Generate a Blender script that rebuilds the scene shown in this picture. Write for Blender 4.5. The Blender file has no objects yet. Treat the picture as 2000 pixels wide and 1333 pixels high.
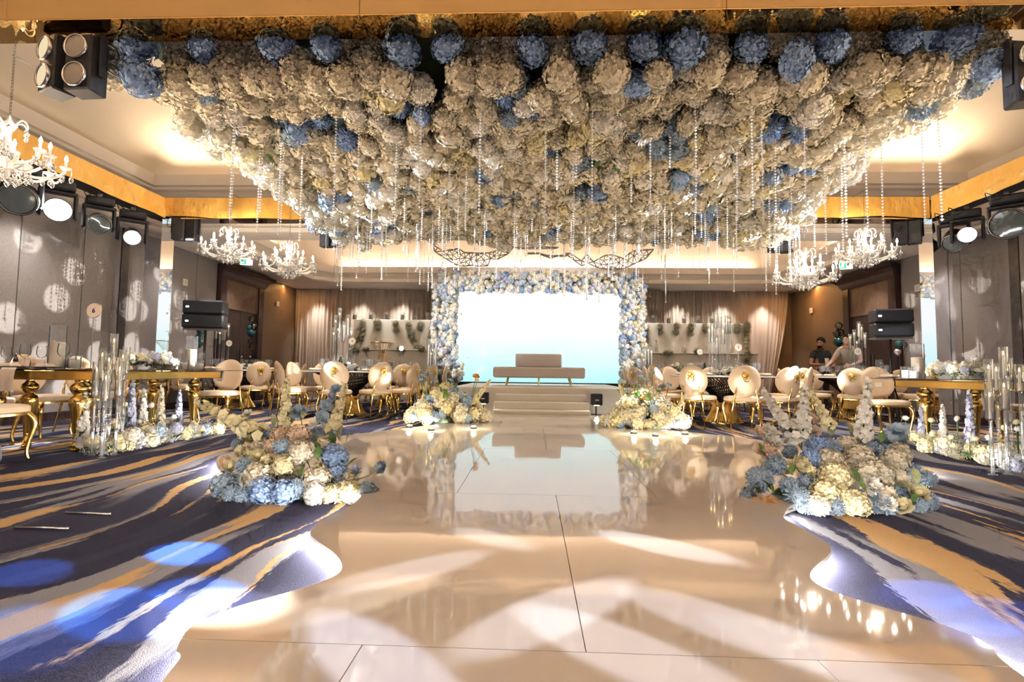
import bpy, math, random
import numpy as np
from mathutils import Vector, Matrix

random.seed(7)
RNG = np.random.default_rng(11)
S = bpy.context.scene
COL = S.collection
PI = math.pi
V = Vector

# ------------------------------------------------------------------ camera
CAM_H = 0.80
F_PX = 1000.0
cam_d = bpy.data.cameras.new('camera')
cam_d.sensor_width = 36.0
cam_d.lens = 18.0
cam_d.clip_start = 0.05
cam = bpy.data.objects.new('camera', cam_d)
COL.objects.link(cam)
CAM_R = (Matrix.Rotation(math.radians(2.29), 3, 'Z') @ Matrix.Rotation(math.radians(90 + 3.43), 3, 'X')
         @ Matrix.Rotation(0.012, 3, 'Z'))
cam.matrix_world = Matrix.Translation((0, 0, CAM_H)) @ CAM_R.to_4x4()
S.camera = cam

# ------------------------------------------------------------------ view, world
S.view_settings.view_transform = 'Standard'
S.view_settings.look = 'None'
S.view_settings.gamma = 1.0
S.view_settings.use_curve_mapping = False
S.view_settings.exposure = 0.8
S.cycles.max_bounces = 6
S.cycles.diffuse_bounces = 3
S.cycles.glossy_bounces = 4
S.cycles.transparent_max_bounces = 16
S.cycles.use_adaptive_sampling = True
S.cycles.adaptive_threshold = 0.1
S.cycles.adaptive_min_samples = 12
S.cycles.sample_clamp_indirect = 6.0
S.cycles.sample_clamp_direct = 0.0
S.cycles.caustics_reflective = False
S.cycles.caustics_refractive = False
S.cycles.use_denoising = True
S.cycles.time_limit = 1150
W = bpy.data.worlds.new('world')
S.world = W
W.use_nodes = True
W.node_tree.nodes['Background'].inputs[0].default_value = (1.0, 0.85, 0.7, 1)
W.node_tree.nodes['Background'].inputs[1].default_value = 0.02


def ray(px, py):
    d = CAM_R @ V(((px - 1000.0) / F_PX, -(py - 666.5) / F_PX, -1.0))
    return d


def G(px, py, z=0.0):
    d = ray(px, py)
    t = (z - CAM_H) / d.z
    return V((d.x * t, d.y * t, z))


def at(px, py, Y):
    d = ray(px, py)
    t = Y / d.y
    return V((d.x * t, Y, CAM_H + d.z * t))


# ------------------------------------------------------------------ lights
def aim(o, target):
    d = V(target) - o.location
    o.rotation_euler = d.to_track_quat('-Z', 'Y').to_euler()


def area(name, loc, target, sx, sy, power, color, spread=PI):
    l = bpy.data.lights.new(name, 'AREA')
    l.shape = 'RECTANGLE'
    l.size, l.size_y = sx, sy
    l.energy = power
    l.color = color
    l.spread = spread
    o = bpy.data.objects.new(name, l)
    COL.objects.link(o)
    o.location = loc
    aim(o, target)
    return o


def spot(name, loc, target, power, color, deg, blend=0.3, radius=0.03):
    l = bpy.data.lights.new(name, 'SPOT')
    l.energy = power
    l.color = color
    l.spot_size = math.radians(deg)
    l.spot_blend = blend
    l.shadow_soft_size = radius
    o = bpy.data.objects.new(name, l)
    COL.objects.link(o)
    o.location = loc
    aim(o, target)
    return o


def point(name, loc, power, color, radius=0.05):
    l = bpy.data.lights.new(name, 'POINT')
    l.energy = power
    l.color = color
    l.shadow_soft_size = radius
    o = bpy.data.objects.new(name, l)
    COL.objects.link(o)
    o.location = loc
    return o


WARM = (1.0, 0.73, 0.47)
WARM2 = (1.0, 0.93, 0.85)
COOL = (0.78, 0.88, 1.0)
BLUE = (0.0, 0.26, 1.0)

# room shape shared by lights and structure
XL, XR, YB, YF = -7.1, 7.6, 15.3, -4.0
SOF = 3.2
C1 = [(-6.8, -1.0), (7.3, -1.0), (7.3, 8.7), (-6.8, 8.7)]
C2 = [(-5.5, 9.25), (6.1, 9.25), (6.5, 9.65), (6.5, 13.4), (6.1, 13.8), (-5.5, 13.8), (-5.9, 13.4), (-5.9, 9.65)]

# cove strips lying on the cornice ledges, washing the two recessed ceilings
P1, P2 = 140, 80
area('cove_strip', (-6.98, 4.0, 4.18), (-6.3, 4.0, 4.70), 0.08, 9.0, P1 * 1.3, WARM, 1.9)
area('cove_strip', (7.48, 4.0, 4.18), (6.8, 4.0, 4.70), 0.08, 9.0, P1 * 1.3, WARM, 1.9)
area('cove_strip', (0.25, 8.88, 4.18), (0.25, 8.2, 4.70), 13.6, 0.08, P1 * .8, WARM, 1.9)
area('cove_strip', (0.3, 13.90, 3.60), (0.3, 13.98, 4.7), 11.4, 0.08, P2 * .8, WARM, 2.6)
area('cove_strip', (0.3, 9.12, 3.60), (0.3, 9.3, 4.7), 11.4, 0.08, P2 * .8, WARM, 2.6)
area('cove_strip', (-6.03, 11.5, 3.60), (-6.1, 11.5, 4.7), 0.10, 3.5, P2 * 0.5, WARM)
area('cove_strip', (6.63, 11.5, 3.60), (6.7, 11.5, 4.7), 0.10, 3.5, P2 * 0.5, WARM)
area('cove_strip', (0.25, -1.18, 4.18), (0.25, -.4, 4.60), 13.6, 0.08, P1 * 1.6, WARM, 2.0)
# added fill spots without fixtures: rows over both table sides and behind the camera
for y in (-2.4, -1.6):
    for x in (-4.5, -2.2, 0.25, 2.7, 5.0):
        spot('fill_wash_spot', (x, y, 3.17), (x, y + 1.2, 0), 38, WARM2, 130, 0.9, 0.12)
for y in (4.4, 6.6):
    for x in (-6.7, 7.2):
        spot('fill_wash_spot', (x, y, 3.17), (x * 0.9, y, 0), 90, WARM2, 110, 0.8, 0.08)
for x in (-4.6, -3.0, 3.2, 4.9):
    spot('fill_wash_spot', (x, 8.98, 3.17), (x, 8.7, 0), 150, WARM2, 110, 0.8, 0.08)
for x in (-6.5, 7.05):
    for y in (9.6, 11.4):
        spot('fill_wash_spot', (x, y, 3.17), (x * 0.93, y, 0), 70, WARM2, 110, 0.8, 0.08)
for x in (-4.2, -2.6, 3.0, 4.9):
    spot('fill_wash_spot', (x, 13.62 + .3, 3.17), (x, 14.3, 1.2), 60, WARM2, 100, 0.9, 0.05)
for px in (615, 700, 780, 1330, 1420, 1500):  # wall washers along the curtain top
    p = at(px, 560, 14.55)
    spot('fill_wash_spot', (p.x, 14.55, 3.17), (p.x, 14.95, 0.6), 110, WARM2, 70, 0.9, 0.05)

# ------------------------------------------------------------------ materials
MATS = {}


def principled(name, color, rough=0.5, metal=0.0, spec=0.5, coat=0.0, sheen=0.0, emit=None, estr=0.0, alpha=None):
    m = bpy.data.materials.new(name)
    m.use_nodes = True
    b = m.node_tree.nodes['Principled BSDF']
    b.inputs['Base Color'].default_value = (*color, 1)
    b.inputs['Roughness'].default_value = rough
    b.inputs['Metallic'].default_value = metal
    b.inputs['Specular IOR Level'].default_value = spec
    b.inputs['Coat Weight'].default_value = coat
    b.inputs['Sheen Weight'].default_value = sheen
    if emit:
        b.inputs['Emission Color'].default_value = (*emit, 1)
        b.inputs['Emission Strength'].default_value = estr
    MATS[name] = m
    return m


def nodes_of(m):
    nt = m.node_tree
    return nt, nt.nodes, nt.links, nt.nodes['Principled BSDF']


def varied(name, c1, c2, scale=8.0, rough=0.6, detail=3.0, metal=0.0, spec=0.4, bump=0.0, bscale=60.0, objrand=0.0, stretch=None, sheen=0.0):
    """two-tone noise colour, optional fine bump and per-object brightness"""
    m = principled(name, c1, rough, metal, spec, sheen=sheen)
    nt, N, L, b = nodes_of(m)
    tc = N.new('ShaderNodeTexCoord')
    mp = N.new('ShaderNodeMapping')
    L.new(tc.outputs['Object'], mp.inputs[0])
    if stretch:
        mp.inputs['Scale'].default_value = stretch
    n = N.new('ShaderNodeTexNoise')
    n.inputs['Scale'].default_value = scale
    n.inputs['Detail'].default_value = detail
    L.new(mp.outputs[0], n.inputs['Vector'])
    r = N.new('ShaderNodeValToRGB')
    r.color_ramp.elements[0].position = 0.35
    r.color_ramp.elements[1].position = 0.65
    r.color_ramp.elements[0].color = (*c1, 1)
    r.color_ramp.elements[1].color = (*c2, 1)
    L.new(n.outputs['Fac'], r.inputs[0])
    out = r.outputs[0]
    if objrand:
        oi = N.new('ShaderNodeObjectInfo')
        hs = N.new('ShaderNodeHueSaturation')
        ma = N.new('ShaderNodeMapRange')
        ma.inputs['To Min'].default_value = 1 - objrand
        ma.inputs['To Max'].default_value = 1 + objrand * 0.6
        L.new(oi.outputs['Random'], ma.inputs['Value'])
        L.new(ma.outputs[0], hs.inputs['Value'])
        L.new(out, hs.inputs['Color'])
        out = hs.outputs[0]
    L.new(out, b.inputs['Base Color'])
    if bump:
        n2 = N.new('ShaderNodeTexNoise')
        n2.inputs['Scale'].default_value = bscale
        n2.inputs['Detail'].default_value = 4
        L.new(mp.outputs[0], n2.inputs['Vector'])
        bp = N.new('ShaderNodeBump')
        bp.inputs['Strength'].default_value = bump
        bp.inputs['Distance'].default_value = 0.02
        L.new(n2.outputs['Fac'], bp.inputs['Height'])
        L.new(bp.outputs[0], b.inputs['Normal'])
    return m


def emissive(name, color, strength):
    m = bpy.data.materials.new(name)
    m.use_nodes = True
    N, L = m.node_tree.nodes, m.node_tree.links
    N.remove(N['Principled BSDF'])
    e = N.new('ShaderNodeEmission')
    e.inputs[0].default_value = (*color, 1)
    e.inputs[1].default_value = strength
    L.new(e.outputs[0], N['Material Output'].inputs[0])
    MATS[name] = m
    return m


def thin_glass(name, tint=(0.96, 0.98, 1.0), ior=1.5, base=0.06, rough=0.02, haze=0.0):
    """thin clear wall: see-through with fresnel reflection"""
    m = bpy.data.materials.new(name)
    m.use_nodes = True
    N, L = m.node_tree.nodes, m.node_tree.links
    N.remove(N['Principled BSDF'])
    t = N.new('ShaderNodeBsdfTransparent')
    t.inputs[0].default_value = (*tint, 1)
    g = N.new('ShaderNodeBsdfGlossy')
    g.inputs['Roughness'].default_value = rough
    fr = N.new('ShaderNodeFresnel')
    fr.inputs[0].default_value = ior
    ad = N.new('ShaderNodeMath')
    ad.operation = 'ADD'
    ad.use_clamp = True
    ad.inputs[1].default_value = base
    L.new(fr.outputs[0], ad.inputs[0])
    mx = N.new('ShaderNodeMixShader')
    L.new(ad.outputs[0], mx.inputs[0])
    L.new(t.outputs[0], mx.inputs[1])
    L.new(g.outputs[0], mx.inputs[2])
    last = mx
    if haze:
        df = N.new('ShaderNodeBsdfDiffuse')
        df.inputs[0].default_value = (.9, .92, .95, 1)
        mh = N.new('ShaderNodeMixShader')
        mh.inputs[0].default_value = haze
        L.new(mx.outputs[0], mh.inputs[1])
        L.new(df.outputs[0], mh.inputs[2])
        last = mh
    L.new(last.outputs[0], N['Material Output'].inputs[0])
    MATS[name] = m
    return m


varied('cream_petal', (0.72, 0.655, 0.51), (0.82, 0.765, 0.64), 9, 0.75, objrand=0.10, spec=0.2)
varied('yellow_cream_petal', (0.78, 0.69, 0.40), (0.86, 0.79, 0.55), 9, 0.75, objrand=0.08, spec=0.2)
varied('white_petal', (0.80, 0.77, 0.70), (0.88, 0.86, 0.82), 9, 0.75, objrand=0.08, spec=0.2)
varied('peach_petal', (0.80, 0.58, 0.42), (0.86, 0.70, 0.56), 9, 0.75, objrand=0.08, spec=0.2)
varied('orange_petal', (0.80, 0.42, 0.14), (0.86, 0.56, 0.24), 9, 0.75, objrand=0.08, spec=0.2)
varied('blue_petal', (0.22, 0.36, 0.66), (0.36, 0.50, 0.76), 9, 0.75, objrand=0.15, spec=0.2)
varied('dusty_blue_petal', (0.28, 0.38, 0.50), (0.40, 0.50, 0.62), 9, 0.75, objrand=0.15, spec=0.2)
varied('pale_blue_petal', (0.46, 0.56, 0.68), (0.60, 0.68, 0.78), 9, 0.75, objrand=0.12, spec=0.2)
varied('lilac_petal', (0.42, 0.46, 0.66), (0.56, 0.58, 0.74), 9, 0.75, objrand=0.15, spec=0.2)
varied('leaf', (0.05, 0.13, 0.035), (0.12, 0.22, 0.06), 6, 0.55, objrand=0.3)
varied('sage_leaf', (0.22, 0.25, 0.12), (0.36, 0.38, 0.22), 6, 0.6, objrand=0.2)
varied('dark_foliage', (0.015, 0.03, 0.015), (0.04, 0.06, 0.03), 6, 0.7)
varied('gyp', (0.50, 0.48, 0.38), (0.72, 0.70, 0.60), 40, 0.8)
varied('chair_leather', (0.58, 0.43, 0.29), (0.64, 0.48, 0.34), 5, 0.42, bump=0.02, bscale=200)
varied('gold', (0.78, 0.50, 0.14), (0.88, 0.60, 0.20), 4, 0.20, metal=1.0)
varied('old_gold', (0.62, 0.42, 0.12), (0.80, 0.56, 0.18), 30, 0.28, metal=1.0)
principled('silver', (0.75, 0.75, 0.78), 0.22, 1.0)
principled('grey_metal', (0.30, 0.29, 0.30), 0.4, 1.0)
principled('mirror', (0.80, 0.80, 0.82), 0.015, 1.0)
principled('bronze_mirror', (0.80, 0.50, 0.17), 0.015, 1.0)
varied('black_body', (0.012, 0.013, 0.017), (0.024, 0.025, 0.032), 20, 0.45, bump=0.05, bscale=300)
varied('black_grille', (0.010, 0.012, 0.020), (0.030, 0.034, 0.045), 220, 0.5)
principled('black_rod', (0.015, 0.013, 0.012), 0.35, 0.6)
principled('screen_frame', (0.01, 0.01, 0.012), 0.4)
varied('white_paint', (0.74, 0.71, 0.66), (0.78, 0.75, 0.70), 3, 0.55)
varied('stage_cloth', (0.76, 0.71, 0.64), (0.82, 0.77, 0.70), 1.2, 0.5, bump=0.05, bscale=3, stretch=(0.4, 1, 6))
varied('candle_wax', (0.80, 0.70, 0.56), (0.86, 0.77, 0.64), 4, 0.45)
varied('white_wax', (0.84, 0.82, 0.78), (0.88, 0.86, 0.82), 4, 0.45)
varied('napkin', (0.72, 0.58, 0.46), (0.78, 0.65, 0.54), 40, 0.8)
varied('paper', (0.80, 0.74, 0.66), (0.84, 0.79, 0.72), 20, 0.7)
varied('pink_paper', (0.78, 0.62, 0.54), (0.82, 0.67, 0.59), 20, 0.7)
principled('ink', (0.05, 0.03, 0.16), 0.6)
principled('brown_ink', (0.25, 0.15, 0.08), 0.6)
principled('red_print', (0.65, 0.03, 0.03), 0.5)
principled('porcelain', (0.82, 0.79, 0.76), 0.15, coat=0.3)
varied('marble_top', (0.78, 0.76, 0.74), (0.70, 0.68, 0.67), 3, 0.15)
thin_glass('glass', (0.97, 0.98, 1.0), 1.2, 0.03, 0.02, 0.05)
thin_glass('tube_glass', (0.94, 0.96, 0.99), 1.5, 0.03, 0.02, 0.10)
thin_glass('table_glass', (0.80, 0.85, 0.90), 1.5, 0.08)
thin_glass('crystal', (0.95, 0.96, 0.98), 1.9, 0.34, 0.05)
thin_glass('green_glass', (0.25, 0.75, 0.55), 1.5, 0.08)
thin_glass('dark_bottle_glass', (0.12, 0.14, 0.30), 1.5, 0.08)
thin_glass('clear_balloon', (0.62, 0.68, 0.68), 1.4, 0.10, 0.06)
principled('teal_balloon', (0.010, 0.075, 0.090), 0.16, coat=0.5)
principled('bead', (0.94, 0.94, 0.97), 0.10, 0.0, spec=0.9, coat=0.8)
emissive('bulb', (1.0, 0.86, 0.66), 30)
emissive('candle_flame', (1.0, 0.68, 0.22), 14)
emissive('beam_lens', (0.72, 0.90, 1.0), 60)
emissive('beam_lens_soft', (0.75, 0.95, 1.0), 5)
emissive('blinder_lens', (1.0, 0.80, 0.50), 0.52)
principled('frosted_lens', (0.46, 0.42, 0.38), 0.35)
emissive('led_strip', (1.0, 0.93, 0.82), 120)
emissive('uplight_lens', (1.0, 0.85, 0.52), 14)
emissive('exit_green', (0.02, 0.50, 0.28), 1.0)
emissive('exit_white', (0.9, 1.0, 0.92), 1.0)
emissive('white_led', (0.9, 0.95, 1.0), 3)
principled('lens_glass', (0.22, 0.27, 0.30), 0.08, 0.6)
varied('dark_wood', (0.035, 0.020, 0.022), (0.060, 0.036, 0.034), 3, 0.32, stretch=(6, 6, 0.6))
varied('wood_panel', (0.12, 0.070, 0.050), (0.22, 0.14, 0.10), 10, 0.5, stretch=(8, 8, 0.8), bump=0.3, bscale=10)
varied('sofa_cloth', (0.66, 0.61, 0.61), (0.70, 0.65, 0.65), 90, 0.85)
varied('tshirt', (0.012, 0.012, 0.016), (0.022, 0.022, 0.028), 20, 0.9)
varied('white_shirt', (0.48, 0.46, 0.43), (0.58, 0.56, 0.52), 8, 0.85)
varied('navy_cloth', (0.02, 0.03, 0.10), (0.03, 0.04, 0.13), 20, 0.9)
varied('denim', (0.08, 0.10, 0.15), (0.13, 0.16, 0.22), 120, 0.9)
varied('skin', (0.30, 0.15, 0.09), (0.36, 0.19, 0.12), 20, 0.55)
varied('fair_skin', (0.62, 0.38, 0.30), (0.68, 0.44, 0.36), 20, 0.5)
principled('hair', (0.008, 0.007, 0.006), 0.85, spec=.2)


def mat_drape(name, c1, c2):
    m = varied(name, c1, c2, 1.6, 0.30, spec=0.6, sheen=0.4, bump=0.9, bscale=4.5, stretch=(1, 1, .6))
    for nd in m.node_tree.nodes:
        if nd.type == 'BUMP':
            nd.inputs['Distance'].default_value = 0.08
    return m


mat_drape('amber_satin', (0.80, 0.42, 0.06), (0.90, 0.56, 0.13))
varied('amber_fascia', (0.72, 0.45, 0.16), (0.78, 0.51, 0.21), 1.2, 0.5, stretch=(.3, 1, 4))
varied('taupe_curtain', (0.38, 0.31, 0.26), (0.46, 0.38, 0.32), 2, 0.75, stretch=(3, 3, 0.3), sheen=0.2)
varied('taupe_wall', (0.225, 0.202, 0.202), (0.262, 0.234, 0.232), 30, 0.40, bump=0.12, bscale=160)
varied('brown_wall', (0.20, 0.145, 0.10), (0.24, 0.175, 0.125), 30, 0.5, bump=0.12, bscale=160)
varied('dark_strip', (0.075, 0.062, 0.062), (0.10, 0.085, 0.082), 10, 0.25)
varied('ceiling_paint', (0.80, 0.72, 0.62), (0.82, 0.74, 0.64), 2, 0.8)
varied('soffit_paint', (0.66, 0.61, 0.57), (0.69, 0.64, 0.60), 2, 0.75)


def mat_carpet():
    m = principled('carpet', (0.1, 0.1, 0.15), 1.0, spec=0.03)
    nt, N, L, b = nodes_of(m)
    tc = N.new('ShaderNodeTexCoord')
    # slow sideways wander of the streaks
    wob = N.new('ShaderNodeTexNoise')
    wob.inputs['Scale'].default_value = 0.55
    wob.inputs['Detail'].default_value = 1.5
    L.new(tc.outputs['Object'], wob.inputs['Vector'])
    sub = N.new('ShaderNodeVectorMath'); sub.operation = 'SUBTRACT'
    sub.inputs[1].default_value = (0.5, 0.5, 0.5)
    L.new(wob.outputs['Color'], sub.inputs[0])
    sc = N.new('ShaderNodeVectorMath'); sc.operation = 'MULTIPLY'
    sc.inputs[1].default_value = (1.1, 0.2, 0)
    L.new(sub.outputs[0], sc.inputs[0])
    # ragged pile edges
    fine = N.new('ShaderNodeTexNoise')
    fine.inputs['Scale'].default_value = 45
    fine.inputs['Detail'].default_value = 4
    mpf = N.new('ShaderNodeMapping'); mpf.inputs['Scale'].default_value = (1.6, 0.35, 1)
    L.new(tc.outputs['Object'], mpf.inputs[0]); L.new(mpf.outputs[0], fine.inputs['Vector'])
    fs = N.new('ShaderNodeVectorMath'); fs.operation = 'SUBTRACT'; fs.inputs[1].default_value = (0.5, 0.5, 0.5)
    L.new(fine.outputs['Color'], fs.inputs[0])
    fs2 = N.new('ShaderNodeVectorMath'); fs2.operation = 'MULTIPLY'; fs2.inputs[1].default_value = (0.06, 0.35, 0)
    L.new(fs.outputs[0], fs2.inputs[0])
    a1 = N.new('ShaderNodeVectorMath'); a1.operation = 'ADD'
    L.new(tc.outputs['Object'], a1.inputs[0]); L.new(sc.outputs[0], a1.inputs[1])
    a2 = N.new('ShaderNodeVectorMath'); a2.operation = 'ADD'
    L.new(a1.outputs[0], a2.inputs[0]); L.new(fs2.outputs[0], a2.inputs[1])

    def streak(sx, sy, off, lo, hi, det=2.0):
        mp = N.new('ShaderNodeMapping')
        mp.inputs['Scale'].default_value = (sx, sy, 1)
        mp.inputs['Location'].default_value = (off, off * 0.7, 0)
        mp.inputs['Rotation'].default_value = (0, 0, 0)
        L.new(a2.outputs[0], mp.inputs[0])
        n = N.new('ShaderNodeTexNoise')
        n.inputs['Scale'].default_value = 1.0
        n.inputs['Detail'].default_value = det
        n.inputs['Roughness'].default_value = 0.5
        L.new(mp.outputs[0], n.inputs['Vector'])
        mr = N.new('ShaderNodeMapRange')
        mr.inputs['From Min'].default_value = lo
        mr.inputs['From Max'].default_value = hi
        L.new(n.outputs['Fac'], mr.inputs['Value'])
        return mr.outputs[0]
    grey = streak(2.6, 0.30, 3.1, 0.50, 0.54)
    gold = streak(5.0, 0.46, 17.3, 0.54, 0.565)
    navy2 = streak(5.6, 0.5, 29.0, 0.54, 0.57)
    mx1 = N.new('ShaderNodeMix'); mx1.data_type = 'RGBA'
    mx1.inputs['A'].default_value = (0.044, 0.047, 0.086, 1)
    mx1.inputs['B'].default_value = (0.215, 0.22, 0.265, 1)
    L.new(grey, mx1.inputs['Factor'])
    mx2 = N.new('ShaderNodeMix'); mx2.data_type = 'RGBA'
    mx2.inputs['B'].default_value = (0.47, 0.31, 0.16, 1)
    L.new(mx1.outputs['Result'], mx2.inputs['A']); L.new(gold, mx2.inputs['Factor'])
    mx3 = N.new('ShaderNodeMix'); mx3.data_type = 'RGBA'
    mx3.inputs['B'].default_value = (0.038, 0.040, 0.076, 1)
    L.new(mx2.outputs['Result'], mx3.inputs['A']); L.new(navy2, mx3.inputs['Factor'])
    # pile speckle
    sp = N.new('ShaderNodeTexNoise'); sp.inputs['Scale'].default_value = 260; sp.inputs['Detail'].default_value = 2
    L.new(tc.outputs['Object'], sp.inputs['Vector'])
    mr = N.new('ShaderNodeMapRange'); mr.inputs['To Min'].default_value = 0.6; mr.inputs['To Max'].default_value = 1.4
    L.new(sp.outputs['Fac'], mr.inputs['Value'])
    mu = N.new('ShaderNodeMix'); mu.data_type = 'RGBA'; mu.blend_type = 'MULTIPLY'
    mu.inputs['Factor'].default_value = 1.0
    L.new(mx3.outputs['Result'], mu.inputs['A']); L.new(mr.outputs[0], mu.inputs['B'])
    L.new(mu.outputs['Result'], b.inputs['Base Color'])
    bp = N.new('ShaderNodeBump'); bp.inputs['Strength'].default_value = 0.6; bp.inputs['Distance'].default_value = 0.006
    L.new(sp.outputs['Fac'], bp.inputs['Height']); L.new(bp.outputs[0], b.inputs['Normal'])
    return m


mat_carpet()


def mat_acrylic():
    m = principled('acrylic', (0.62, 0.545, 0.49), 0.04, spec=0.5)
    nt, N, L, b = nodes_of(m)
    b.inputs['IOR'].default_value = 1.95
    tc = N.new('ShaderNodeTexCoord')
    n = N.new('ShaderNodeTexNoise'); n.inputs['Scale'].default_value = 1.1; n.inputs['Detail'].default_value = 2
    L.new(tc.outputs['Object'], n.inputs['Vector'])
    bp = N.new('ShaderNodeBump'); bp.inputs['Strength'].default_value = 0.035; bp.inputs['Distance'].default_value = 0.05
    L.new(n.outputs['Fac'], bp.inputs['Height']); L.new(bp.outputs[0], b.inputs['Normal'])
    return m


mat_acrylic()


def mat_screen():
    """picture shown on the LED wall: white sky melting to aqua with soft bokeh"""
    m = bpy.data.materials.new('led_picture')
    m.use_nodes = True
    N, L = m.node_tree.nodes, m.node_tree.links
    N.remove(N['Principled BSDF'])
    tc = N.new('ShaderNodeTexCoord')
    sx = N.new('ShaderNodeSeparateXYZ')
    L.new(tc.outputs['Generated'], sx.inputs[0])
    n = N.new('ShaderNodeTexNoise'); n.inputs['Scale'].default_value = 2.2; n.inputs['Detail'].default_value = 2
    L.new(tc.outputs['Generated'], n.inputs['Vector'])
    ad = N.new('ShaderNodeMath'); ad.operation = 'MULTIPLY_ADD'; ad.inputs[1].default_value = 0.25
    L.new(n.outputs['Fac'], ad.inputs[0]); L.new(sx.outputs['Z'], ad.inputs[2])
    r = N.new('ShaderNodeValToRGB')
    e = r.color_ramp.elements
    e[0].position = 0.08; e[0].color = (0.40, 0.80, 0.84, 1)
    e[1].position = 0.80; e[1].color = (0.97, 1.0, 1.0, 1)
    k = e.new(0.42); k.color = (0.66, 0.95, 0.96, 1)
    L.new(ad.outputs[0], r.inputs[0])
    vo = N.new('ShaderNodeTexVoronoi'); vo.inputs['Scale'].default_value = 5.0
    L.new(tc.outputs['Object'], vo.inputs['Vector'])
    vo.inputs['Scale'].default_value = 1.1
    mr = N.new('ShaderNodeMapRange'); mr.inputs['From Min'].default_value = 0.20; mr.inputs['From Max'].default_value = 0.12
    mr.inputs['To Max'].default_value = 0.25
    L.new(vo.outputs['Distance'], mr.inputs['Value'])
    mx = N.new('ShaderNodeMix'); mx.data_type = 'RGBA'; mx.inputs['B'].default_value = (1, 1, 1, 1)
    L.new(mr.outputs[0], mx.inputs['Factor']); L.new(r.outputs[0], mx.inputs['A'])
    em = N.new('ShaderNodeEmission'); em.inputs[1].default_value = 0.70
    L.new(mx.outputs['Result'], em.inputs[0])
    L.new(em.outputs[0], N['Material Output'].inputs[0])
    MATS['led_picture'] = m


mat_screen()


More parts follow.
